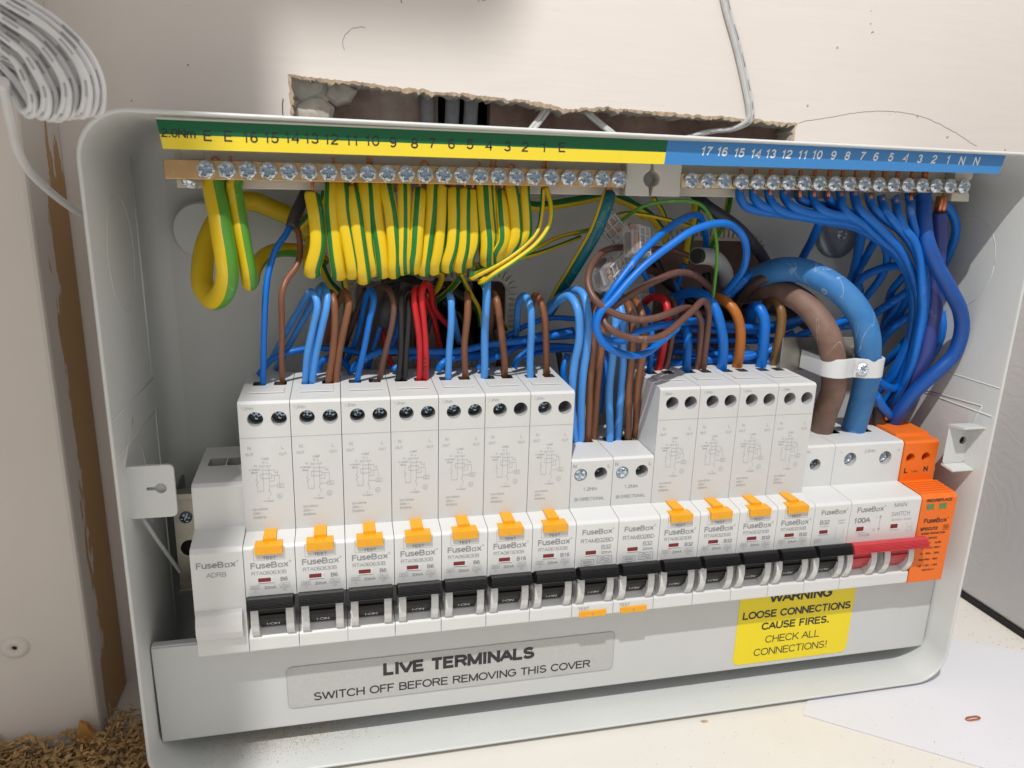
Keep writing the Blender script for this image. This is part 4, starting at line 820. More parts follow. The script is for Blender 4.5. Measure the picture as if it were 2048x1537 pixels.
mb = MB(); slanted(mb, 184.0, 316.5, 41, 48.8, -2.9, 2.6); mb.build('bar', mat('pale_brass_bar', (.70, .55, .30), .35, .85, noise_scale=80, noise_amt=.2), nb, org=NO, bevel=.4)
for k in range(19):
    x = 187.8 + k * 6.905; inst(HEAD, 'screw', nb, x, 49.4 if k > 2 else 48.3, zline(x) - .1, random.uniform(0, 1.57), 0, NO)
for px, py, kind in ((849, 326, 1), (1022, 331, 1), (735, 322, 0), (742, 322, 0), (982, 328, 0), (991, 328, 0), (1086, 332, 0), (1092, 329, 0), (666, 323, 0), (430, 318, 1), (958, 331, 0), (460, 320, 0)):
    q = at(px, py, 46); mb = MB()
    if kind: mb.tube([Vector((q.x + 1.35 * math.cos(a), 46, q.z - 1 + 1.6 * math.sin(a))) for a in [i * .2618 - .6 for i in range(17)]], .42, 7)
    else: mb.tube([Vector((q.x, 46, q.z - 3)), Vector((q.x + .1, 46.2, q.z)), Vector((q.x + .25, 46.4, q.z + 1.3))], .5, 7)
    mb.build('wire_end', M['copper'], eb, org=EO)
# cream carriers
cr = empty('bar_carrier', 160, 36, 168); tag(cr, 'cream plastic carrier with interlocking ends holding both brass bars', 'bar carrier'); KO = (160, 36, 168)
mb = MB(); slanted(mb, 1, 162, 34, 41.6, -6.2, 6.5); mb.build('rail', M['cream'], cr, org=KO, bevel=.4)
mb = MB(); slanted(mb, 184, 312, 34, 40.8, -6.2, 6.5); mb.build('rail', M['cream'], cr, org=KO, bevel=.4)
def notch(x0, x1, side, z0, z1):
    pts = []; zc = (z0 + z1) / 2 + .3
    if side > 0: # notch at right edge
        pts = [(x0, z0), (x1, z0)] + [(x1 - 2.9 * math.cos(math.radians(a)), zc + 2.9 * math.sin(math.radians(a))) for a in range(-80, 81, 16)] + [(x1, z1), (x0, z1)]
    else:
        pts = [(x1, z1), (x0, z1)] + [(x0 + 2.9 * math.cos(math.radians(a)), zc + 2.9 * math.sin(math.radians(a))) for a in range(80, -81, -16)] + [(x0, z0), (x1, z0)]
    return pts
for x0, x1, s in ((161.5, 171.6, 1), (172.3, 184.2, -1), (311, 320.3, 1)):
    zz = zline((x0 + x1) / 2); mb = MB(); mb.poly_xz(notch(x0, x1, s, zz - 6.3, zz + 6.0), 41, 48.2 if x0 < 300 else 46.5); mb.build('end_block', M['cream'], cr, org=KO, bevel=.45)
mb = MB(); slanted(mb, 3, 10.5, 36, 42, 3, 13); mb.build('end_block', M['cream'], cr, org=KO, bevel=.4)

# ================================================================== WIRES
def scale_at(p): return FPX / ((CAMR.transposed() @ (Vector((p.x, -p.y, p.z)) - CAMC)).z * -1)
def wire(name, label, cat, zk, w, col, pts, stripes=None, group=None, n=14, dip=True, sub=7, end=None, start=None, tips=None, twist=0.0, mats=None, rfun=None, flat=1.0):
    """w: width in picture pixels of the zoom key's scale at the first point"""
    P = [zat(zk, *p) for p in pts]; zs = ZOOM[zk][2]
    k = len(P) // 2; r = w / zs / scale_at(P[k]) / 2
    if dip: P.append(P[-1] + Vector((0, -1.0, -4)))
    if start == 'bar': P.insert(0, P[0] + Vector((0, -1.5, 3.5)))
    S = spline(P, sub); 
    # slight irregularity so that no run is perfectly smooth
    for i in range(1, len(S) - 1):
        q = S[i] * .06 + Vector((len(pts), w, 0)); S[i] = S[i] + Vector((noise.noise(q), noise.noise(q + Vector((9, 0, 0))), noise.noise(q + Vector((0, 9, 0))))) * min(.5, r * .3)
    mb = MB(); mb.tube(S, r, n, 0, [((360 - a_) % 360, b_, c_) for a_, b_, c_ in stripes] if stripes else None, twist, rfun=rfun, flat=flat); mats = mats or [M[col]]
    if stripes and len(mats) == 1: mats = [M[col], M['grn']]
    org = tuple(S[-1]); o = mb.build(name, mats, org=org, fix=False); tag(o, label, cat, group)
    for (px, py, d, dx, dz, cr) in (tips or []):
        q = zat(zk, px, py, d); mb = MB(); rc = cr
        for a in range(5):
            an = a * 1.2566; off = Vector((math.cos(an), math.sin(an), 0)) * rc * .55
            mb.tube([q + off, q + off + Vector((dx * .5, .1, dz * .5)), q + off * .8 + Vector((dx, 0, dz))], rc * .5, 6)
        mb.build('copper_core', M['copper'], o, org=org, fix=False)
    return o
G_SL = 'yellow sleeved earth wires hanging under the brass bar'
ordn = ['first', 'second', 'third', 'fourth', 'fifth', 'sixth', 'seventh', 'eighth', 'ninth', 'tenth', 'eleventh', 'twelfth', 'thirteenth', 'fourteenth', 'fifteenth', 'sixteenth', 'seventeenth', 'eighteenth', 'nineteenth']
# big earths at the far left
wire('earth_cable', 'thickest green and yellow earth cable, looping at the far left under the bar', 'earth cable', 'A', 150, 'yel', [(300, 20, 44), (285, 80, 46), (298, 200, 50), (335, 400, 55), (372, 600, 58), (378, 730, 57), (340, 850, 53), (275, 890, 48), (205, 800, 42), (195, 640, 36), (225, 480, 30), (330, 290, 22), (450, 205, 17), (560, 190, 15), (700, 240, 13), (830, 300, 11), (960, 420, 8)], [(318, 58, 1)], n=22, dip=False, mats=[M['yel'], M['lgrn']], sub=9)
wire('earth_cable', 'thick green and yellow earth cable hanging in a narrow hook, second from left', 'earth cable', 'A', 108, 'yel', [(435, 20, 44), (425, 90, 46), (450, 220, 49), (480, 400, 53), (510, 600, 54), (528, 720, 53), (535, 780, 49), (550, 745, 43), (560, 690, 40), (600, 620, 35), (690, 550, 27), (800, 535, 20), (950, 565, 14), (1060, 620, 8)], [(305, 50, 1)], n=22, dip=False, mats=[M['yel'], M['lgrn']], sub=9)
SL = [((985, 142), (1010, 300), (1025, 500), (985, 725), 98, 285), ((1122, 60), (1125, 250), (1150, 500), (1178, 745), 92, 60), ((1190, 60), (1215, 300), (1255, 550), (1272, 740), 88, 290), ((1266, 98), (1295, 300), (1332, 550), (1352, 775), 84, 290),
      ((1352, 60), (1362, 250), (1384, 500), (1410, 722), 82, 270), ((1424, 60), (1444, 300), (1480, 550), (1490, 735), 88, 60), ((1508, 60), (1552, 300), (1576, 550), (1574, 735), 84, 330), ((1640, 60), (1643, 300), (1640, 550), (1640, 708), 86, 0),
      ((1750, 112), (1738, 300), (1724, 550), (1712, 700), 82, 50), ((1848, 60), (1832, 300), (1800, 550), (1785, 715), 84, 320), ((1924, 98), (1918, 300), (1894, 530), (1866, 705), 80, 290), ((1993, 106), (1996, 300), (1976, 520), (1946, 692), 78, 290),
      ((2072, 112), (2068, 300), (2058, 520), (2036, 690), 78, 300), ((2128, 118), (2138, 300), (2136, 500), (2106, 662), 70, 270), ((2196, 60), (2214, 280), (2232, 480), (2226, 650), 84, 325), ((2262, 60), (2276, 280), (2290, 460), (2276, 600), 46, 0),
      ((2338, 125), (2344, 300), (2348, 480), (2308, 622), 80, 60), ((2404, 60), (2432, 280), (2438, 460), (2392, 598), 82, 285), ((2502, 60), (2510, 280), (2506, 440), (2462, 565), 66, 290)]
for i, (a, b, c, e_, w_, st) in enumerate(SL):
    dj = random.uniform(-1.2, 1.2); bare = a[1] > 90
    pts = [(a[0], a[1], 46 if bare else 45), (a[0] * .6 + b[0] * .4, a[1] * .6 + b[1] * .4, 49 + dj), (b[0], b[1], 51.5 + dj), (c[0], c[1], 53 + dj), (e_[0], e_[1] - 60, 52 + dj), (e_[0], e_[1] - 18, 48.5), (e_[0] - 6, e_[1] - 30, 44), (e_[0] - 10, e_[1] - 130, 40), (e_[0] + 10, e_[1] - 260, 34)]
    w_ *= 1.16; st = 360 - (360 - st) * .6 if st > 180 else st * .6
    o = wire('sleeved_earth_wire', '%s yellow sleeved earth wire from the left in the bunch under the brass bar' % ordn[i], 'earth wire', 'A', w_, 'yel', pts, [(st, 23, 1)], G_SL, n=22, dip=False, sub=6, flat=.62,
             tips=[(a[0], a[1] + 4, 46, 0, 6 if bare else 3, .55)])
G_E = 'thin earth wires below the brass bar'
wire('thin_earth_wire', 'thin yellow wire doubling back under the sleeved bunch, the inner one', 'earth wire', 'B', 33, 'yel', [(1022, 100, 46), (1016, 250, 50), (985, 400, 54), (870, 530, 58), (700, 645, 59), (560, 715, 57), (515, 738, 54), (520, 705, 50), (600, 665, 44), (800, 610, 32), (1050, 540, 22), (1290, 445, 15)], [(90, 60, 1)], n=14, dip=False, tips=[(1022, 104, 46, 0, 4, .5)])
wire('thin_earth_wire', 'thin yellow wire with bright green edge sweeping under the bunch, the outer one', 'earth wire', 'B', 34, 'yel', [(1046, 92, 46), (1072, 180, 49), (1080, 280, 52), (1062, 370, 54), (980, 490, 58), (820, 615, 61), (680, 705, 61), (610, 755, 58), (572, 768, 54), (610, 740, 48), (800, 620, 38), (980, 520, 28), (1150, 440, 18), (1350, 395, 14), (1500, 370, 12)], [(270, 60, 1)], n=14, dip=False, mats=[M['yel'], M['lgrn']], tips=[(1046, 96, 46, 0, 4, .5)])
wire('teal_earth_cable', 'thick teal green earth cable slanting down from the brass bar', 'earth cable', 'B', 95, 'teal', [(1493, 150, 46), (1470, 225, 50), (1405, 400, 46), (1250, 660, 34), (1130, 860, 22), (1060, 980, 14)], [(88, 17, 1)], n=20, dip=False, mats=[M['teal'], M['yel']], tips=[(1493, 155, 46, -.5, 5, 1.4)])
# earths running behind
G_B = 'earth wires running behind the bars'
for zk, w_, pts, lb in (('B', 70, [(800, 150, 20), (940, 225, 14), (1100, 215, 13), (1300, 180, 12), (1500, 150, 10), (1650, 210, 9), (1760, 300, 9)], 'yellow earth wire crossing the back panel just below the brass bar'),
                    ('C', 60, [(260, 150, 14), (400, 210, 14), (540, 300, 12), (640, 420, 8)], 'dull yellow earth wire dropping behind the clear connectors'),
                    ('C', 34, [(560, 160, 20), (630, 270, 18), (665, 400, 14), (640, 480, 8)], 'dark green striped wire behind the topmost clear connector'),
                    ('C', 62, [(868, 190, 14), (850, 330, 14), (822, 450, 12), (800, 620, 6)], 'yellow earth wire hanging straight behind the blue loop'),
                    ('C', 50, [(1110, 140, 16), (1095, 230, 18), (1060, 350, 16), (985, 480, 12), (960, 560, 8)], 'green and yellow wire curving behind the dark cable'),
                    ('C', 28, [(215, 325, 24), (350, 275, 28), (500, 285, 28), (700, 330, 24), (820, 365, 20)], 'thin yellow wire arching over the clear connectors'),
                    ('A', 60, [(880, 390, 22), (960, 300, 24), (1060, 190, 26), (1090, 90, 30)], 'short green and yellow wire behind the first sleeved wire'),
                    ('A', 52, [(1040, 640, 22), (1100, 760, 18), (1180, 850, 14), (1250, 1000, 10), (1230, 1120, 6)], 'yellow wire leaving the bunch above the light blue wires'),
                    ('A', 44, [(1200, 720, 30), (1230, 900, 22), (1220, 1050, 14), (1240, 1150, 8)], 'yellow and green wire behind the brown pair'),
                    ('B', 44, [(215, 690, 32), (300, 700, 28), (270, 810, 20), (200, 870, 12)], 'yellow wire curling down behind the red wires'),
                    ('B', 44, [(460, 690, 34), (390, 790, 26), (280, 880, 16), (180, 930, 8)], 'long yellow wire swept left behind the red wires'),
                    ('B', 38, [(430, 700, 34), (500, 850, 24), (560, 960, 18), (575, 1080, 12)], 'striped wire running down behind the first thick light blue wire'),
                    ('B', 36, [(540, 640, 34), (600, 800, 24), (700, 1000, 16), (760, 1100, 10)], 'striped wire fading down to the cable opening')):
    wire('earth_wire', lb, 'earth wire', zk, w_, 'yel', pts, [(random.choice([300, 60, 330, 20]), 38, 1)], G_B, n=14, dip=False)
wire('green_wire', 'thin plain green wire arching over the blue loops', 'wire', 'C', 26, 'grn', [(-10, 425, 14), (180, 378, 20), (300, 345, 30), (400, 280, 38), (500, 220, 42), (650, 190, 44), (800, 188, 46), (900, 220, 48), (970, 310, 50), (1008, 450, 50), (1015, 600, 48), (1000, 760, 42), (985, 880, 36)], n=12, dip=False, mats=[M['lgrn']])
wire('black_cable', 'slate grey cable slanting into the right rear opening', 'cable', 'C', 84, 'dsheath', [(850, 120, 16), (930, 210, 24), (1050, 300, 26), (1160, 380, 22), (1280, 500, 14), (1350, 600, 4), (1390, 680, -8)], n=18, dip=False)
# sheathed feed at left
wire('grey_sheath', 'dark grey cable sheath hanging behind the brass bar beside the first sleeved wire', 'cable', 'A', 84, 'shrink', [(985, 10, 14), (945, 90, 22), (900, 200, 30), (850, 320, 36), (832, 375, 38)], n=18, dip=False)
def dev(lb, zk, w_, col, pts, tips=None, grp='insulated wires feeding the breakers', **k):
    P = list(pts)
    if P[0][2] < P[-1][2]: pass
    return wire('circuit_wire', lb, 'wire', zk, w_, col, P, None, grp, tips=tips, **k)
def R_(p): return list(reversed(p))
dev('blue wire with no loop falling from the grey sheath to the first breaker', 'A', 46, 'blue', [(822, 370, 37), (790, 430, 39), (720, 530, 42), (668, 700, 45), (645, 900, 47), (640, 1150, 43), (628, 1510, 36)])
dev('brown wire kinking down from the grey sheath to the first breaker', 'A', 44, 'brown', [(872, 370, 37), (888, 450, 40), (895, 540, 42), (870, 650, 46), (800, 745, 48), (765, 850, 50), (764, 1050, 45), (768, 1495, 34)])
dev('left light blue wire hooked into the second breaker', 'A', 50, 'lblue', R_([(930, 1495, 36), (945, 1300, 40), (985, 1080, 44), (1018, 920, 46), (985, 838, 43), (935, 880, 35), (870, 1000, 26), (780, 1150, 18), (690, 1320, 12)]))
dev('right light blue wire hooked into the second breaker', 'A', 50, 'lblue', R_([(980, 1508, 36), (1005, 1300, 40), (1048, 1100, 44), (1082, 950, 46), (1085, 860, 44), (1050, 805, 38), (1000, 880, 30), (900, 1060, 22), (800, 1250, 14), (720, 1390, 10)]))
dev('light blue wire looping tallest above the second breaker', 'A', 50, 'lblue', R_([(975, 1440, 32), (990, 1200, 36), (1010, 1000, 40), (1030, 850, 42), (1055, 790, 36), (1010, 850, 26), (880, 1100, 16)]))
dev('left brown wire of the pair in the second breaker', 'A', 54, 'brown', R_([(1097, 1492, 36), (1130, 1250, 40), (1150, 1050, 44), (1140, 920, 44), (1118, 850, 40), (1090, 900, 32), (1085, 1100, 20), (1080, 1250, 14)]))
dev('right brown wire of the pair in the second breaker', 'A', 52, 'brown', R_([(1148, 1492, 36), (1180, 1250, 40), (1222, 1050, 44), (1243, 920, 44), (1215, 838, 40), (1175, 880, 34), (1120, 1050, 22), (1070, 1250, 14)]))
dev('bright blue wire hooked into the third breaker', 'A', 44, 'blue', R_([(1303, 1500, 36), (1340, 1300, 40), (1390, 1050, 44), (1422, 910, 44), (1405, 825, 39), (1370, 870, 31), (1330, 1050, 22), (1290, 1200, 18), (1215, 1340, 12)]))
dev('thin dark brown wire arched into the third breaker', 'A', 44, 'lbrown', R_([(1462, 1480, 34), (1510, 1250, 40), (1558, 1050, 44), (1568, 930, 44), (1530, 828, 40), (1455, 800, 32), (1385, 870, 22), (1330, 1000, 16)]))
dev('left black wire in the fourth breaker', 'A', 46, 'wblack', R_([(1597, 1492, 36), (1612, 1250, 40), (1618, 1000, 44), (1617, 880, 44), (1640, 818, 37), (1700, 800, 26)]))
dev('right black wire in the fourth breaker', 'A', 44, 'wblack', R_([(1640, 1492, 36), (1655, 1250, 40), (1670, 1000, 44), (1665, 910, 43), (1690, 860, 36), (1740, 900, 26)]))
dev('left red wire of the pair in the fourth breaker', 'A', 46, 'wred', R_([(1746, 1472, 36), (1750, 1250, 40), (1732, 1050, 44), (1712, 890, 44), (1722, 812, 40), (1765, 850, 30), (1840, 1000, 20), (1900, 1250, 14)]))
dev('right red wire of the pair in the fourth breaker', 'A', 46, 'wred', R_([(1792, 1474, 36), (1792, 1250, 40), (1775, 1000, 44), (1765, 850, 44), (1790, 772, 40), (1832, 840, 30), (1850, 950, 24), (1990, 1120, 14)]))
dev('light blue wire hooked into the fifth breaker', 'B', 50, 'lblue', R_([(342, 1482, 36), (352, 1250, 40), (365, 1050, 44), (362, 900, 44), (350, 862, 39), (375, 980, 26), (425, 1200, 14)]))
dev('brown wire hooked into the fifth breaker', 'B', 50, 'brown', R_([(467, 1464, 34), (462, 1200, 40), (480, 1000, 44), (484, 880, 42), (478, 850, 36), (490, 1000, 22)]))
dev('thick light blue wire rising behind the thin earths from the sixth breaker', 'B', 58, 'lblue', R_([(606, 1472, 36), (606, 1250, 40), (612, 1050, 44), (622, 850, 45), (624, 760, 42), (610, 690, 34), (580, 640, 26)]))
dev('brown wire leaning into the sixth breaker', 'B', 52, 'brown', R_([(750, 1455, 34), (736, 1250, 40), (712, 1050, 44), (690, 905, 44), (664, 850, 38), (650, 960, 26), (640, 1150, 16)]))
dev('light blue wire arched into the seventh breaker', 'B', 54, 'lblue', R_([(932, 1465, 37), (930, 1250, 40), (938, 1100, 44), (936, 950, 45), (895, 866, 39), (850, 920, 28), (835, 1080, 20), (820, 1180, 14)]))
dev('brown wire hooked into the seventh breaker', 'B', 50, 'brown', R_([(1048, 1445, 33), (1042, 1200, 40), (1034, 1000, 44), (1005, 900, 42), (965, 868, 34), (930, 960, 20)]))
TB = [(0, 0, 0)]
dev('outer light blue wire into the left bi-directional breaker', 'B', 58, 'lblue', R_([(1250, 1945, 38), (1228, 1600, 43), (1252, 1350, 46), (1282, 1150, 50), (1272, 960, 50), (1215, 874, 44), (1135, 900, 36), (1060, 980, 26)]))
dev('inner light blue wire into the left bi-directional breaker', 'B', 58, 'lblue', R_([(1290, 1930, 38), (1300, 1550, 44), (1335, 1250, 48), (1345, 1000, 50), (1320, 870, 47), (1260, 830, 40), (1150, 870, 28), (1070, 930, 20)]))
dev('left brown wire into the left bi-directional breaker', 'B', 54, 'brown', R_([(1340, 1905, 36), (1355, 1550, 42), (1375, 1250, 46), (1388, 1000, 45), (1370, 880, 38), (1330, 850, 28)]), tips=[(1340, 1893, 36.5, 0, -2.5, .8)])
dev('right brown wire into the left bi-directional breaker', 'B', 54, 'brown', R_([(1383, 1905, 36), (1405, 1550, 42), (1440, 1250, 46), (1450, 1050, 45), (1430, 900, 38), (1380, 850, 28)]), tips=[(1383, 1893, 36.5, 0, -2.5, .8)])
dev('left light blue wire into the right bi-directional breaker', 'C', 56, 'lblue', R_([(245, 1925, 40), (248, 1500, 44), (278, 1250, 48), (290, 1050, 48), (262, 910, 44), (205, 865, 36)]))
dev('right light blue wire into the right bi-directional breaker', 'C', 56, 'lblue', R_([(298, 1925, 38), (330, 1500, 42), (345, 1250, 46), (335, 1020, 48), (298, 890, 42), (250, 850, 32)]))
dev('left brown wire into the right bi-directional breaker', 'C', 54, 'brown', R_([(372, 1915, 38), (388, 1500, 42), (410, 1200, 46), (402, 1000, 46), (362, 900, 38), (320, 870, 26)]), tips=[(372, 1900, 38.5, 0, -2.5, .8)])
dev('right brown wire into the right bi-directional breaker', 'C', 54, 'brown', R_([(428, 1905, 37), (455, 1500, 42), (490, 1200, 46), (482, 1020, 46), (440, 910, 40), (395, 870, 28)]), tips=[(428, 1890, 37.5, 0, -2.5, .8)])
dev('thin blue wire beside the red one into the first B32 breaker', 'C', 42, 'blue', R_([(530, 1435, 33), (545, 1150, 34), (535, 1010, 30), (480, 930, 20)]))
dev('red wire arched into the first B32 breaker', 'C', 56, 'wred', R_([(592, 1412, 31), (645, 1150, 35), (662, 1000, 36), (640, 905, 33), (580, 872, 28), (520, 890, 22), (470, 950, 16)]))
dev('dark brown wire tight behind the red one', 'C', 44, 'lbrown', R_([(645, 1412, 30), (700, 1120, 33), (722, 1000, 32), (700, 905, 28), (650, 880, 24), (600, 930, 16)]))
dev('blue wire hooked low into the second B32 breaker', 'C', 62, 'blue', R_([(794, 1420, 33), (805, 1200, 33), (790, 1100, 31), (740, 1065, 26), (640, 1090, 18)]))
dev('big blue wire arched over into the third B32 breaker', 'C', 74, 'blue', R_([(1050, 1410, 32), (1052, 1150, 37), (1018, 1000, 38), (950, 890, 34), (870, 845, 28), (780, 855, 20), (700, 920, 12)]), tips=[(1050, 1402, 32, 0, -2.5, 1.0)])
dev('orange brown wire arched into the third B32 breaker', 'C', 74, 'lit_brown', R_([(1152, 1395, 30), (1175, 1250, 34), (1180, 1100, 36), (1148, 990, 36), (1080, 912, 32), (1000, 880, 26), (930, 900, 16)]), tips=[(1152, 1385, 30, 0, -2.5, 1.0)])
dev('short hooked blue wire into the rightmost B32 breaker', 'C', 78, 'blue', R_([(1322, 1400, 31), (1350, 1180, 34), (1352, 1030, 35), (1310, 945, 32), (1272, 960, 26), (1260, 1040, 20), (1270, 1180, 14)]), tips=[(1322, 1390, 31, 0, -2.5, 1.0)])
dev('olive brown hooked wire into the rightmost B32 breaker', 'C', 68, 'olive', R_([(1410, 1385, 28), (1440, 1250, 31), (1467, 1120, 33), (1472, 985, 33), (1435, 912, 29), (1385, 905, 23), (1330, 960, 14)]), tips=[(1410, 1376, 28, 0, -2.5, 1.0)])
dev('dark brown wire slanting behind the thick tails', 'C', 74, 'dkbrown', [(1430, 715, 28), (1340, 740, 25), (1240, 815, 20), (1150, 940, 12)], dip=False)
# free loops
G_L = 'loose loops in front of the rear opening'
wire('looped_wire', 'blue wire folded in the upper of the two big blue loops', 'wire', 'C', 54, 'blue', [(940, 520, 20), (925, 400, 28), (895, 300, 34), (850, 285, 40), (750, 325, 46), (640, 405, 52), (500, 525, 58), (400, 645, 62), (290, 790, 64), (205, 920, 64), (150, 1010, 64), (140, 1090, 62), (200, 1160, 60), (330, 1185, 56), (450, 1125, 50), (600, 1080, 44), (720, 1062, 38), (860, 1050, 28)], None, G_L, dip=False)
wire('looped_wire', 'blue wire folded in the lower and wider of the two big blue loops', 'wire', 'C', 56, 'blue', [(1040, 880, 26), (1130, 775, 34), (1200, 680, 42), (1228, 560, 48), (1208, 450, 52), (1150, 380, 54), (1060, 348, 57), (950, 357, 59), (830, 402, 61), (680, 505, 63), (500, 645, 65), (380, 765, 66), (262, 905, 67), (172, 1000, 67), (150, 1085, 67), (195, 1195, 66), (290, 1262, 64), (400, 1290, 61), (520, 1268, 56), (620, 1190, 50), (740, 1085, 42)], None, G_L, dip=False)
wire('looped_wire', 'brown wire swinging left round the clear connectors', 'wire', 'C', 52, 'lbrown', [(830, 585, 24), (700, 545, 26), (500, 535, 30), (330, 520, 36), (225, 540, 44), (140, 605, 52), (98, 700, 58), (100, 800, 62), (155, 905, 66), (260, 985, 68), (420, 1028, 68), (560, 1022, 66), (690, 980, 60), (780, 950, 52), (850, 965, 44), (895, 1040, 40), (900, 1160, 37), (868, 1405, 32)], None, G_L)
wire('looped_wire', 'brown wire forming the lowest loop across the blue pair', 'wire', 'C', 54, 'lbrown', [(985, 860, 24), (935, 780, 34), (840, 712, 42), (720, 702, 48), (580, 755, 54), (420, 845, 60), (290, 930, 63), (222, 985, 64), (208, 1045, 66), (262, 1108, 68), (370, 1160, 68), (500, 1178, 68), (620, 1148, 64), (730, 1068, 59), (830, 980, 53), (915, 900, 46), (955, 950, 42), (950, 1100, 38), (915, 1405, 32)], None, G_L)
# pale sheath; a near-black plug paints the shade of its hollow end
wire('sheath_tube', 'pale grey cable sheath with an open cut end in front of the rear opening', 'cable sheath', 'C', 116, 'gsheath', [(1085, 780, 8), (1060, 670, 22), (1000, 600, 32), (930, 578, 38), (870, 580, 42)], n=20, dip=False)
sh = bpy.data.objects['sheath_tube']; q = zat('C', 868, 580, 42.4); mb = MB(); mb.tube([q + Vector((1.5, -.3, 0)), q + Vector((-.7, .8, -.1))], 3.1, 16); mb.build('bore_shade_plug', M['dark'], sh, org=(sh.location.x * 1000, -sh.location.y * 1000, sh.location.z * 1000))
# thick tails
wire('supply_tail', 'thick scuffed brown supply tail bending down through the white clamp', 'supply cable', 'D', 138, 'tail_brown', [(60, 660, 2), (160, 640, 12), (280, 640, 24), (400, 690, 36), (505, 785, 45), (580, 910, 51), (605, 1050, 51), (608, 1180, 48), (570, 1310, 42), (535, 1430, 36)], n=26, sub=10)
wire('supply_tail', 'thick scuffed blue supply tail bending down through the white clamp', 'supply cable', 'D', 142, 'tail_blue', [(30, 700, 0), (150, 585, 14), (290, 535, 28), (430, 535, 37), (560, 590, 45), (680, 680, 51), (760, 790, 54), (800, 920, 55), (798, 1060, 52), (775, 1220, 46), (722, 1405, 37)], n=26, sub=10, tips=[(722, 1400, 37, 0, -3, 2.2)])
# saddle clamp
cl = empty('cable_clamp', 270, 45, 98); tag(cl, 'white nylon clamp with a centre screw holding both thick tails', 'cable clamp'); QO = (270, 45, 98)
a0, b0 = zat('D', 607, 1070, 51), zat('D', 798, 1065, 52)
mb = MB(); prof = []
def arcpts(c, r, a0_, a1_, n): return [(c.x + r * math.cos(math.radians(a0_ + (a1_ - a0_) * i / n)), c.y + r * math.sin(math.radians(a0_ + (a1_ - a0_) * i / n))) for i in range(n + 1)]
ra = 138 / 2.7945 / scale_at(a0) / 2 + .2; xm = (a0.x + b0.x) / 2
path = [(a0.x - ra - .8, 36)] + arcpts(a0, ra + .8, 175, 62, 10) + [(xm - 1, a0.y + ra - 1.0), (xm + 3, b0.y + ra + .3)] + arcpts(b0, ra + .8, 92, 5, 9) + [(b0.x + ra + .8, 36)]
inner = [(a0.x - ra + .8, 36)] + arcpts(a0, ra - .5, 175, 62, 10) + [(xm - 1, a0.y + ra - 2.4), (xm + 3, b0.y + ra - 1.0)] + arcpts(b0, ra - .5, 92, 5, 9) + [(b0.x + ra - .8, 36)]
zc = (a0.z + b0.z) / 2; n = len(path); vs = [(x, d, zc + h) for h in (-4.2, 4.2) for x, d in path] + [(x, d, zc + h) for h in (-4.2, 4.2) for x, d in inner]
fs = []
for i in range(n - 1): fs += [(i, i + 1, n + i + 1, n + i), (2 * n + i, 2 * n + i + 1, 3 * n + i + 1, 3 * n + i), (i, i + 1, 2 * n + i + 1, 2 * n + i), (n + i, n + i + 1, 3 * n + i + 1, 3 * n + i)]
fs += [(0, n, 3 * n, 2 * n), (n - 1, 2 * n - 1, 4 * n - 1, 3 * n - 1)]
mb.add(vs, fs, 0, False); mb.build('strap', M['nylon'], cl, org=QO, bevel=.3)
cs = at(1726, 732, b0.y + ra); inst(HEADL, 'clamp_screw', cl, cs.x, b0.y + ra + .2, zc, .4, 0, QO)
mb = MB(); mb.box(a0.x - 16, b0.x + 8, 33, 35.5, zc - 5.5, zc + 9.5); mb.build('backing_plate', M['galv'], cl, org=QO, bevel=.3)
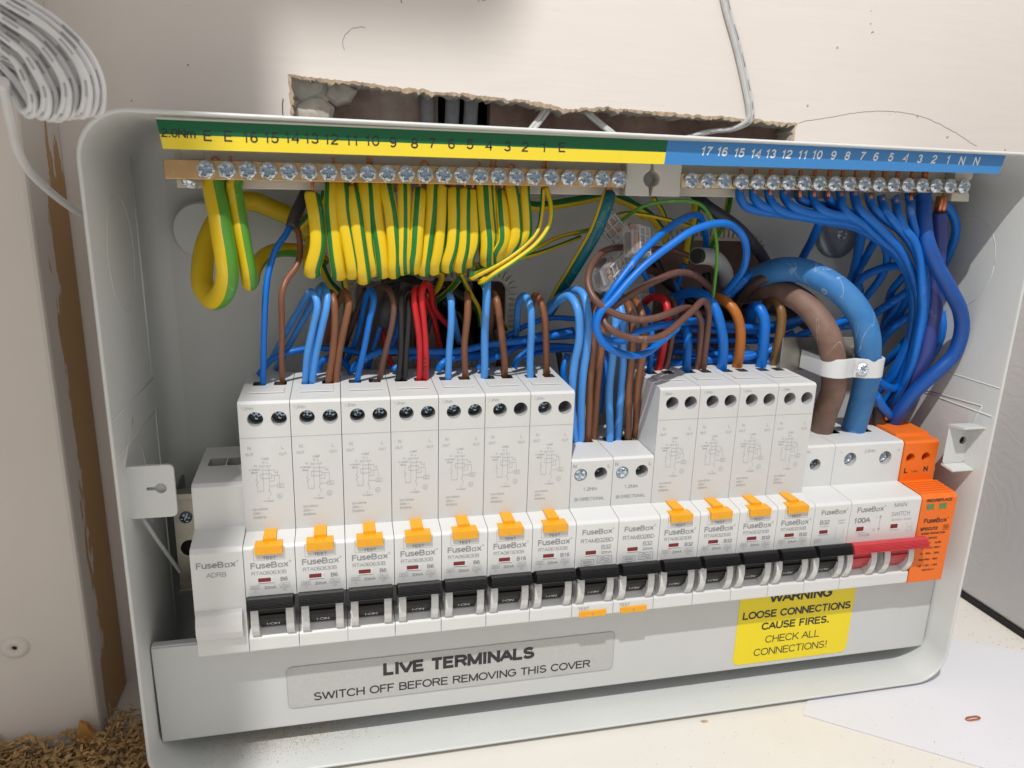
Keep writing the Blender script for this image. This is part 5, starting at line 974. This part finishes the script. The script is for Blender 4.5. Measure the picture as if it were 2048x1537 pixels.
# neutral harness
G_N = 'blue neutral wires fanning out from the neutral bar'
NT = {1: [(85, 130, 46), (112, 175, 46), (190, 200, 45), (330, 222, 44), (560, 262, 42), (740, 300, 42), (870, 375, 42), (975, 480, 42), (1050, 600, 42), (1078, 780, 40), (1055, 930, 36), (1015, 1080, 32), (950, 1200, 27), (860, 1300, 22)],
      2: [(165, 130, 46), (200, 170, 47), (280, 200, 46), (420, 228, 45), (640, 258, 44), (800, 310, 44), (910, 400, 44), (1000, 520, 42), (1035, 640, 40), (1045, 820, 38), (1010, 980, 34), (940, 1130, 28), (860, 1210, 22)],
      3: [(250, 130, 46), (282, 175, 48), (360, 218, 48), (510, 248, 47), (690, 268, 46), (840, 330, 46), (940, 430, 45), (1020, 560, 43), (1050, 720, 40), (1030, 900, 36), (960, 1060, 30), (900, 1150, 24)],
      4: [(335, 135, 46), (375, 175, 49), (460, 208, 49), (600, 232, 48), (720, 262, 46), (830, 320, 40), (890, 400, 36), (905, 480, 32), (870, 575, 26), (790, 680, 18), (740, 740, 10)],
      5: [(415, 130, 45), (450, 155, 45), (540, 175, 42), (640, 215, 36), (740, 290, 28), (745, 400, 20), (700, 590, 10)],
      6: [(495, 135, 46), (520, 178, 49), (590, 218, 50), (690, 240, 50), (800, 290, 48), (900, 380, 46), (980, 470, 42), (1030, 600, 38), (1000, 740, 30), (900, 880, 20), (840, 980, 12)],
      7: [(575, 130, 45), (600, 160, 45), (650, 190, 44), (760, 240, 38), (850, 330, 30), (800, 440, 20), (715, 580, 10)],
      8: [(650, 140, 46), (655, 180, 49), (690, 228, 51), (770, 275, 50), (860, 350, 48), (960, 440, 46), (1045, 580, 44), (1090, 760, 42), (1075, 930, 38), (1030, 1090, 33), (960, 1220, 27)],
      9: [(725, 135, 46), (745, 190, 50), (815, 250, 52), (900, 330, 51), (985, 430, 49), (1050, 560, 46), (1082, 720, 44), (1070, 900, 40), (1020, 1060, 34), (960, 1180, 28), (880, 1290, 22)],
      10: [(812, 150, 46), (838, 195, 49), (900, 255, 49), (980, 320, 46), (1060, 420, 42), (1100, 560, 40), (1100, 760, 38), (1060, 950, 34), (1000, 1120, 28)],
      11: [(880, 165, 46), (898, 210, 50), (955, 275, 52), (1030, 360, 51), (1080, 460, 50), (1098, 620, 48), (1092, 800, 46), (1060, 950, 42), (1005, 1150, 36), (930, 1290, 28)],
      12: [(955, 175, 46), (968, 225, 51), (1005, 300, 53), (1060, 375, 53), (1094, 480, 52), (1100, 640, 50), (1098, 800, 47), (1070, 960, 44), (1020, 1130, 38), (955, 1240, 30), (880, 1310, 24)],
      13: [(1035, 155, 46), (1036, 200, 50), (1050, 280, 51), (1085, 380, 50), (1110, 500, 48), (1120, 700, 44), (1090, 900, 40), (1020, 1100, 32)]}
for k, pts in NT.items():
    wire('neutral_wire', '%s blue neutral wire counted from the left under the blue label' % ordn[k - 1], 'wire', 'D', 45, 'blue', pts, None, G_N, dip=False, start='bar', n=14,
         tips=[(pts[0][0], pts[0][1] + 4, 46, -.4, 3.6, 1.0), (pts[0][0] + 4, 22 + pts[0][0] * .012, 44, 0, 3.8, .95)])
wire('neutral_link', 'deep blue thick wire sweeping right and down to the orange surge protector', 'wire', 'D', 78, 'dblue', [(1110, 150, 46), (1114, 250, 50), (1132, 370, 53), (1182, 500, 54), (1252, 630, 54), (1310, 760, 52), (1322, 880, 50), (1280, 1000, 48), (1180, 1105, 46), (1060, 1215, 42), (985, 1310, 38), (945, 1395, 34)], None, None, n=18, start='bar', tips=[(1108, 160, 46, 0, 5, 1.6), (1112, 34, 44, 0, 4, 1.4), (945, 1390, 34, 0, -3, 1.2)])
wire('violet_cable', 'wide violet blue cable running straight down beside the neutral bundle', 'cable', 'D', 96, 'violet', [(1198, 210, 46), (1196, 350, 46), (1178, 500, 44), (1165, 700, 42), (1145, 850, 40), (1110, 1000, 38), (1050, 1150, 34), (1000, 1250, 28), (960, 1330, 22)], None, None, n=20, dip=False, rfun=lambda t: .78 + .3 * min(1, t * 2.5), tips=[(1198, 215, 46, 0, 7, 2.4)])
G_R = 'blue wires tucked behind the neutral bundle'
for j, (w_, pts) in enumerate([(46, [(1225, 150, 42), (1275, 225, 42), (1288, 320, 40), (1262, 420, 36), (1225, 500, 30), (1180, 600, 20)]), (44, [(535, 255, 34), (480, 370, 24), (430, 470, 14), (365, 615, 4)]), (44, [(765, 300, 36), (748, 430, 26), (715, 560, 16), (690, 640, 8)]), (40, [(860, 340, 32), (800, 440, 24), (730, 560, 14)]),
     (44, [(1010, 500, 40), (900, 520, 32), (800, 555, 26), (752, 590, 22), (755, 650, 14)]), (44, [(1040, 640, 38), (940, 705, 30), (850, 765, 22), (760, 830, 14), (640, 850, 10)]), (44, [(1050, 780, 36), (960, 840, 30), (890, 910, 22), (850, 980, 12)]), (44, [(1040, 900, 34), (970, 980, 28), (900, 1040, 20), (850, 1080, 12)]),
     (44, [(1210, 760, 34), (1215, 850, 36), (1190, 960, 34), (1120, 1080, 28), (1040, 1200, 20)]), (42, [(850, 1140, 40), (900, 1180, 36), (960, 1190, 30), (1000, 1150, 22)]), (46, [(840, 1230, 40), (880, 1290, 38), (930, 1350, 34), (980, 1400, 26)]), (40, [(985, 690, 30), (930, 790, 24), (880, 880, 16)]),
     (40, [(1010, 560, 34), (930, 660, 26), (900, 800, 16), (860, 950, 8)])]):
    lbs = ['blue wire bulging out past the right end of the neutral bar', 'blue wire dropping left of the round washer', 'blue wire passing in front of the round washer', 'thin blue wire slanting right of the washer', 'blue wire making a tight bend below the washer', 'blue wire slanting left just above the thick blue tail', 'blue wire slanting left beside the thick blue tail', 'blue wire slanting left just above the clamp', 'blue wire peeping out right of the violet cable', 'blue wire curling below the clamp', 'short blue wire above the surge protector', 'thin blue wire hidden between the slanting ones', 'deepest blue wire behind the slanting ones']
    wire('tucked_wire', lbs[j], 'wire', 'D', w_, 'blue', pts, None, G_R, n=12, dip=False)
wire('brown_link', 'very dark brown wire dropping into the main switch beside the surge protector', 'wire', 'D', 66, 'dkbrown', [(820, 1120, 24), (835, 1230, 30), (852, 1330, 33), (868, 1400, 33)], None, None, n=16, tips=[(868, 1402, 33, 0, -3, 1.1)])
# blue cross bundle low in the box
G_X = 'blue wires running across behind the breakers'
XB = [('A', 46, [(600, 1430, 26), (680, 1330, 27), (800, 1275, 27), (950, 1245, 25), (1090, 1242, 23), (1250, 1260, 20), (1400, 1300, 14)], 'blue wire rising from behind the first breaker'),
      ('A', 46, [(1010, 1440, 22), (1060, 1330, 24), (1150, 1310, 24), (1260, 1400, 20)], 'short blue wire humped behind the second breaker'),
      ('A', 50, [(1250, 1410, 28), (1320, 1340, 30), (1450, 1270, 30), (1580, 1258, 29), (1800, 1268, 28), (1990, 1265, 28), (2250, 1215, 28), (2500, 1185, 28), (2850, 1120, 26)], 'long blue wire humped behind the third breaker and running right'),
      ('A', 46, [(1560, 1400, 28), (1650, 1320, 26), (1800, 1290, 24), (2100, 1310, 22), (2400, 1240, 20), (2700, 1150, 18)], 'blue wire under the long humped one'),
      ('B', 50, [(270, 1400, 30), (300, 1350, 30), (420, 1300, 26), (600, 1280, 22), (760, 1210, 20), (1000, 1150, 20), (1240, 1110, 20)], 'blue wire leaving behind the fifth breaker'),
      ('B', 46, [(560, 1390, 30), (600, 1340, 30), (740, 1280, 26), (900, 1190, 22), (1060, 1160, 20), (1260, 1150, 18)], 'blue wire leaving behind the sixth breaker'),
      ('B', 46, [(815, 1380, 30), (850, 1310, 30), (980, 1230, 26), (1100, 1220, 22), (1260, 1230, 18)], 'blue wire leaving behind the seventh breaker'),
      ('B', 40, [(760, 1160, 16), (900, 1080, 18), (1060, 1030, 20), (1260, 1030, 20)], 'thin blue wire across the back panel left of the light blue arches'),
      ('B', 38, [(880, 1300, 24), (1000, 1270, 22), (1180, 1250, 20), (1260, 1260, 18)], 'low blue wire left of the bi-directional breakers'),
      ('C', 50, [(440, 1130, 30), (600, 1080, 32), (760, 1050, 32), (900, 1050, 30), (1060, 1070, 28), (1290, 1085, 27), (1500, 1060, 26), (1700, 1010, 24)], 'blue wire crossing highest behind the four B32 breakers'),
      ('C', 50, [(760, 1100, 24), (900, 1110, 24), (1100, 1110, 24), (1350, 1120, 22), (1560, 1070, 20), (1700, 960, 16)], 'blue wire crossing second highest behind the B32 breakers'),
      ('C', 54, [(560, 1345, 26), (800, 1340, 26), (1100, 1310, 26), (1300, 1290, 28), (1500, 1200, 30), (1680, 1120, 32), (1850, 1070, 30), (1990, 1020, 26)], 'blue wire leaning up to the right behind the brown tail'),
      ('C', 54, [(700, 1260, 22), (900, 1290, 22), (1150, 1280, 22), (1450, 1280, 28), (1600, 1210, 30), (1750, 1160, 30), (1900, 1080, 26)], 'blue wire just under the one leaning up to the right'),
      ('C', 46, [(680, 1190, 20), (850, 1180, 20), (1100, 1180, 20), (1300, 1190, 20), (1450, 1180, 22), (1560, 1130, 22)], 'middle blue wire behind the B32 breakers'),
      ('C', 46, [(950, 1330, 24), (1200, 1330, 24), (1420, 1340, 28), (1560, 1300, 28), (1640, 1250, 24)], 'lowest blue wire behind the B32 breakers'),
      ('C', 44, [(700, 1130, 18), (880, 1200, 18), (1010, 1280, 18), (1100, 1330, 16)], 'blue wire slanting down behind the brown pair'),
      ('C', 40, [(480, 680, 26), (540, 800, 22), (560, 880, 16)], 'short blue wire behind the clear connectors'),
      ('C', 48, [(700, 760, 10), (760, 900, 12), (700, 1020, 12)], 'dim blue wire in the rear opening'),
      ('C', 44, [(780, 640, 6), (740, 780, 8), (680, 900, 10)], 'second dim blue wire in the rear opening'),
      ('C', 76, [(1000, 960, 10), (1090, 860, 14), (1200, 760, 18), (1330, 680, 18)], 'dark blue wire rising beside the thick blue tail'),
      ('B', 46, [(1190, 1530, 24), (1170, 1400, 24), (1200, 1280, 22)], 'dim blue wire left of the bi-directional pair'),
      ('C', 50, [(170, 1700, 26), (190, 1500, 26), (220, 1350, 24), (190, 1180, 20)], 'blue wire seen between the two groups of light blue wires'),
      ('C', 50, [(490, 1550, 22), (500, 1400, 24), (540, 1300, 24), (600, 1250, 20)], 'blue wire behind the first B32 breaker'),
      ('A', 38, [(1380, 1380, 16), (1430, 1200, 20), (1480, 1040, 20), (1500, 950, 14)], 'blue core below the grey sheath above the third breaker'),
      ('A', 38, [(1540, 1250, 16), (1590, 1100, 18), (1600, 960, 14)], 'blue wire beside the left black wire')]
for zk, w_, pts, lb in XB: wire('crossing_wire', lb, 'wire', zk, w_, 'blue', pts, None, G_X, n=12, dip=False)
G_D = 'dark wires deep in the rear openings'
DK = [('A', 'dkbrown', 44, [(1360, 820, 30), (1330, 900, 26), (1250, 1120, 18), (1180, 1320, 10)], 'dark brown wire slanting behind the second breaker pair'),
      ('A', 'wblack', 60, [(1480, 760, 24), (1650, 740, 22), (1800, 800, 18), (1900, 900, 12)], 'black wire arched just under the sleeved bunch'),
      ('A', 'shrink', 110, [(1500, 1060, 20), (1510, 960, 24), (1540, 860, 22), (1560, 770, 16)], 'short dark grey sheath end above the third breaker'),
      ('A', 'wblack', 50, [(1740, 1400, 18), (1790, 1150, 20), (1850, 950, 18)], 'black wire behind the red pair'),
      ('A', 'dkbrown', 44, [(1700, 1300, 14), (1700, 1100, 16), (1690, 950, 14)], 'dark brown wire behind the black pair'),
      ('A', 'wred', 40, [(1480, 1100, 14), (1520, 1300, 18), (1580, 1400, 18)], 'short red wire low behind the third breaker'),
      ('B', 'wblack', 60, [(250, 760, 20), (430, 860, 18), (600, 1000, 14)], 'black wire behind the fifth breaker wires'),
      ('B', 'wblack', 46, [(300, 900, 16), (420, 1000, 14), (520, 1250, 10)], 'lower black wire behind the fifth breaker wires'),
      ('B', 'dkbrown', 46, [(680, 1100, 18), (720, 1250, 18), (700, 1400, 16)], 'dark brown wire behind the sixth breaker'),
      ('B', 'dkbrown', 46, [(1130, 1250, 14), (1160, 1400, 16), (1180, 1550, 16)], 'dark brown wire behind the seventh breaker corner'),
      ('C', 'dkbrown', 60, [(330, 760, 20), (480, 680, 18), (600, 700, 12), (700, 800, 6)], 'dark brown wire behind the lower clear connector'),
      ('C', 'wblack', 70, [(560, 600, 12), (650, 760, 10), (780, 860, 8), (900, 960, 6)], 'black wire in the right rear opening'),
      ('C', 'wblack', 60, [(940, 700, 10), (960, 850, 12), (1060, 940, 12), (1180, 960, 10)], 'black wire under the pale sheath'),
      ('C', 'dkbrown', 56, [(640, 900, 8), (800, 960, 10), (950, 1000, 10)], 'dark brown wire behind the big blue arch'),
      ('C', 'wblack', 90, [(1080, 1000, 4), (1300, 960, 6), (1500, 980, 6), (1700, 1090, 6)], 'black wire along the back panel below the thick tails')]
for zk, c_, w_, pts, lb in DK: wire('deep_wire', lb, 'wire', zk, w_, c_, pts, None, G_D, n=12, dip=False)

# pen marks and nicks on three of the wires
def marks(start, pts):
    o = next(q for q in bpy.data.objects if str(q.get('label', '')).startswith(start)); og = (o.location.x * 1000, -o.location.y * 1000, o.location.z * 1000)
    for p in pts:
        c = zat(*p); mb = MB(); mb.tube([c + Vector((-.5, -.1, .25)), c + Vector((0, .12, 0)), c + Vector((.55, -.1, -.2))], .30, 6); mb.build('pen_mark', M['ink_dark'], o, org=og, fix=False)
marks('right red wire', [('A', 1783, y, 41.6) for y in (1312, 1340, 1368, 1400)])
marks('short hooked blue', [('C', 1312, 1245, 35.6), ('C', 1302, 1298, 35.2)]); marks('olive brown hooked', [('C', 1418, 1250, 33.4), ('C', 1408, 1296, 33.0)])
# clear push-in connectors
def connector(lb, zk, px, py, d, yaw, pitch, roll, s=1.0):
    q = zat(zk, px, py, d); r = empty('clear_connector', q.x, q.y, q.z); r.rotation_euler = (pitch, roll, yaw)
    tag(r, lb, 'wire connector', 'clear push-in connectors')
    mb = MB(); mb.box(-5.4 * s, 5.4 * s, -4.6 * s, 4.6 * s, -7.6 * s, 7.6 * s); mb.build('clear_body', M['clear'], r, bevel=.9)
    mb = MB()
    for k in range(4): z = -5.8 * s + k * 3.8 * s; mb.box(-4.0 * s, 3.6 * s, 4.7 * s, 5.2 * s, z, z + .7 * s)
    for x in (-4.3, 0, 4): mb.box(x * s - .35, x * s + .35, 4.7 * s, 5.3 * s, -6.8 * s, 6.6 * s)
    mb.build('port_ribs', M['flexclear'], r, bevel=.15)
    mb = MB(); mb.box(-3.4 * s, 3.4 * s, -1.0 * s, .2 * s, -5.6 * s, 5.6 * s); mb.build('metal_insert', M['zinc'], r, bevel=.2)
    mb = MB(); mb.box(-4.2 * s, 4.0 * s, -3.9 * s, -1.8 * s, -6.2 * s, 4.6 * s)
    mb.tube([Vector((-1.5, -2, 9 * s)), Vector((-1, 0, 2)), Vector((-1, 1.5, -3))], 1.0, 8, 1); mb.tube([Vector((2, -2, 9 * s)), Vector((1.5, 0, 2)), Vector((1.5, 1.5, -3))], 1.0, 8, 1)
    mb.build('insert', [M['dkbrown'], M['copper']], r, bevel=.2)
connector('clear connector standing upright highest, left of the blue loop', 'C', 440, 480, 46, .55, -.25, .18, .82)
connector('clear connector lying slanted beside the teal cable', 'C', 275, 385, 28, -.3, .2, -.75, .95)
connector('clear connector lying lowest inside the brown loop', 'C', 240, 690, 40, .3, -.5, 1.15, 1.0)

# ================================================================== THINGS AROUND THE BOX
# three cables and clear flexes in the wall slot
G_C = 'grey cables in the wall slot'
for x, lean, lb in ((855, -4, 'leftmost grey cable in the slot above the box'), (903, 10, 'middle grey cable in the slot above the box, leaning right'), (940, 12, 'rightmost grey cable in the slot above the box')):
    a = at(x, 255, -20); mb = MB(); S = spline([a + Vector((-1 - lean * .05, 0, -60)), a, a + Vector((lean * .10, -1, 22)), a + Vector((lean * .2, -1, 60))], 8)
    mb.tube(S, 3.2, 16, flat=.7); mb.tube([p + Vector((1.2, 1.6, 0)) for p in S], .5, 6)
    tag(mb.build('grey_cable', M['greycable'], org=tuple(S[0]), fix=False), lb, 'cable', G_C)
def twin(name, lb, pts, r, m, cat='flex', side=Vector((1, 0, 0)), grp=None, print_=False):
    S = spline(pts, 8); mb = MB()
    for s in (-1, 1): mb.tube([p + side * (s * r * .92) for p in S], r, 12)
    if print_:
        run = 0
        for i in range(0, len(S) - 3, 6):
            mb.tube([p + side * (r * .8) + Vector((0, r * .98, 0)) for p in S[i:i + 4]], r * .22, 5, 1)
    o = mb.build(name, [m, M['ink']], org=tuple(S[0]), fix=False); tag(o, lb, cat, grp); return o
twin('clear_flex', 'clear twin flex slanting left in the wall slot behind the green label', [at(1110, 195, -8), at(1090, 225, -7), at(1062, 262, -4), at(1030, 300, 0) + Vector((0, -3, 0))], 1.05, M['flexclear'], grp='clear flexes in the wall slot')
twin('clear_flex', 'clear twin flex slanting right in the wall slot', [at(1155, 200, -9), at(1180, 230, -8), at(1225, 268, -5), at(1260, 300, -4)], 1.0, M['flexclear'], grp='clear flexes in the wall slot')
twin('clear_flex', 'long clear flex running down the wall from the top edge into the slot', [at(1440, -60, 1.2), at(1452, 10, 1.2), at(1474, 90, 1.2), at(1490, 160, 1.2), at(1500, 215, 1.3), at(1499, 240, .5), at(1470, 257, -3), at(1420, 264, -5), at(1380, 275, -6), at(1340, 290, -7)], 1.05, M['flexclear'], print_=True, grp='clear flexes in the wall slot')
# white twin flex coil, close to the lens at top left
mb = MB(); 
for k in range(11):
    t = k / 10; j = random.uniform(-1, 1)
    tip = (585 - 400 * t + 12 * j, 640 + 25 * math.sin(t * 3.1) + 8 * j)
    out = [(-260, -330 + 330 * t), (-60, -110 + 330 * t), (60 - 40 * t, -40 + 330 * t), (330 - 230 * t, 120 + 250 * t), (505 - 350 * t, 290 + 190 * t), (590 - 395 * t, 480 + 90 * t), tip, (tip[0] - 45, tip[1] + 18), (tip[0] - 95, tip[1] - 70), (tip[0] - 190, tip[1] - 200), (-60, 300 + 20 * t), (-260, 150)]
    ds = [122] * 6 + [121, 118, 114, 110, 107, 105]
    P = [zat('T', x, y, d + (k % 3) * 1.9 - 2) for (x, y), d in zip(out, ds)]; S = spline(P, 9)
    for s in (-1, 1):
        mb.tube([p + Vector((.45, s * .4, -.45)) * s * .95 for p in S], .72, 10)
    for i in range(3 + k % 4, len(S) - 6, 13): mb.tube([p + Vector((.05, 1.1, .1)) for p in S[i:i + 6]], .26, 5, 1)
mb.tube([zat('T', x, y, 178) for x, y in ((-60, 150), (60, 300), (150, 430))], 1.0, 8) if 0 else None
tag(mb.build('flex_coil', [M['flex'], M['ink_light']], org=tuple(zat('T', 585, 640, 174)), fix=False), 'hank of white twin flex hanging blurred in the top left corner', 'cable coil')
mb = MB(); S = spline([zat('T', 20, 480, 120), zat('T', 60, 700, 100), zat('T', 100, 870, 80), zat('T', 170, 1000, 62), zat('T', 290, 1120, 45), zat('T', 400, 1205, 32), zat('T', 480, 1255, 22), zat('T', 560, 1290, 14) + Vector((0, -6, 0))], 8); mb.tube(S, 1.25, 12)
tag(mb.build('white_cable', M['flex'], org=tuple(S[-1]), fix=False), 'single thin white cable drooping from the coil to behind the box', 'cable')

# paper, copper link, debris
A = on_z(1606, 1431, -55.4); Bp = on_z(1966, 1537, -55.4); Cc = on_z(1916, 1281, -55.4); Dd = on_z(2048, 1306, -55.4)
u = (Bp - A).normalized(); v = Vector((-u.y, u.x, 0)); v = v if v.y < 0 else -v
pts = [A, A + u * 297, A + u * 297 + v * 190, A + v * 30 + u * 2]
w2 = (Dd - Cc).normalized(); pts = [A, A + u * 260, A + u * 260 + w2 * 10 + v * 120, Cc + w2 * 120, Cc, Cc - w2 * 60, A + v * 40 + u * 4]
mb = MB(); n = len(pts)
mb.add([(p.x, p.y, -55.3) for p in pts] + [(p.x, p.y, -54.9) for p in pts], [tuple(range(n)), tuple(range(n, 2 * n))] + [(i, (i + 1) % n, n + (i + 1) % n, n + i) for i in range(n)])
tag(mb.build('paper_sheet', M['paper'], org=(A.x, A.y, -55.3)), 'sheet of white paper lying on the shelf at the lower right corner of the box', 'paper')
q = on_z(1946, 1437, -54.3); mb = MB(); L = [Vector((q.x + 2.6 * math.cos(a) * .9 + (1.2 if math.cos(a) > 0 else -1.2), q.y + .9 * math.sin(a), q.z)) for a in [i * 6.28318 / 24 for i in range(25)]]
mb.tube(L, .38, 8); tag(mb.build('copper_link', M['copper'], org=tuple(q)), 'tiny bent loop of copper wire lying on the white paper', 'copper offcut')
q = on_z(1409, 1444, -55.5); mb = MB(); mb.add([(q.x + a, q.y + b, q.z + c) for a, b, c in ((-2, -.6, .0), (-.5, 1, .0), (1.8, .4, 0), (1.2, -1, 0), (-.2, -.9, 0), (-1, .1, 1.2), (.8, 0, .9))], [(0, 1, 5), (1, 6, 5), (1, 2, 6), (2, 3, 6), (3, 4, 6), (4, 5, 6), (4, 0, 5)])
tag(mb.build('debris_crumb', M['core'], org=tuple(q)), 'brown crumb lying on the shelf in front of the box', 'debris')
mb = MB()
for i in range(260):
    px, py = random.uniform(1250, 2048), random.uniform(1390, 1537); q = on_z(px, py, -54.86 if px > 1640 and i % 2 else -55.45); s = random.uniform(.06, .26)
    if i > 180: q = on_z(random.uniform(1930, 2048), random.uniform(1215, 1300), -55.45); s *= 1.6
    mb.add([(q.x + s, q.y, q.z), (q.x, q.y + s, q.z), (q.x - s, q.y, q.z), (q.x, q.y - s, q.z), (q.x, q.y, q.z + s)], [(0, 1, 4), (1, 2, 4), (2, 3, 4), (3, 0, 4)])
tag(mb.build('shelf_grit', M['core']), 'fine grit sprinkled on the shelf and paper', 'grit', kind='stuff')
# wood shavings
mb = MB()
for i in range(3200):
    px = random.uniform(-60, 320); py = random.uniform(1440, 1620)
    top = 1490 + 18 * math.sin(px * .03) if px < 215 else 1450
    if py < top - (px < 60) * 14 + random.uniform(-10, 10): continue
    q = on_z(px, py, -55.5)
    if q.x > XL - 1 : continue
    if q.x < -46 and q.y < 39: continue
    h = random.random() ** 1.6 * 9
    an = random.uniform(0, 6.28); el = random.uniform(-.35, .5); L_ = random.uniform(1.0, 6) ; wd = random.uniform(.3, 1.6); curl = random.uniform(-1, 1) * 2.4
    dx, dy = math.cos(an), math.sin(an); vs = []; m_ = 5
    for k in range(m_):
        t = k / (m_ - 1) - .5; z = h + L_ * t * math.sin(el) + (t * t) * curl + .6; wd_ = wd * (1 - 1.1 * abs(t) ** 1.5)
        tw = random.uniform(-.25, .25)
        for s in (-1, 1): vs.append((q.x + dx * L_ * t - dy * wd_ * s * .5, q.y + dy * L_ * t + dx * wd_ * s * .5, max(q.z + .1, q.z + z + s * tw)))
    mb.add(vs, [(2 * k, 2 * k + 1, 2 * k + 3, 2 * k + 2) for k in range(m_ - 1)])
tag(mb.build('wood_shavings', M['shave'], fix=False), 'heap of brown wood shavings at the foot of the post', 'wood shavings', kind='stuff')

# ================================================================== OUT OF FRAME, BESIDE THE LAMP: added blockers, shaped to throw the big soft shadows
mb = MB(); mb.poly_xz([(-700, 380), (-38, 380), (-32, 900), (-700, 900)], 300, 318)
tag(mb.build('added_shade_board', M['post'], org=(-700, 300, 380), bevel=1.5), 'unseen upright board added left of the lamp to shade the left side', 'shadow blocker')  # blocker added for the soft shadow edge down the left
mb = MB(); mb.poly_xz(rrect(-230, 22, 619, 800, 14, 6), 289, 291)
tag(mb.build('added_shade_panel', M['steel_paint'], org=(-100, 290, 619)), 'unseen panel with rounded corners added above to shade the upper left wall', 'lid')  # blocker added for the round-cornered shadow on the wall
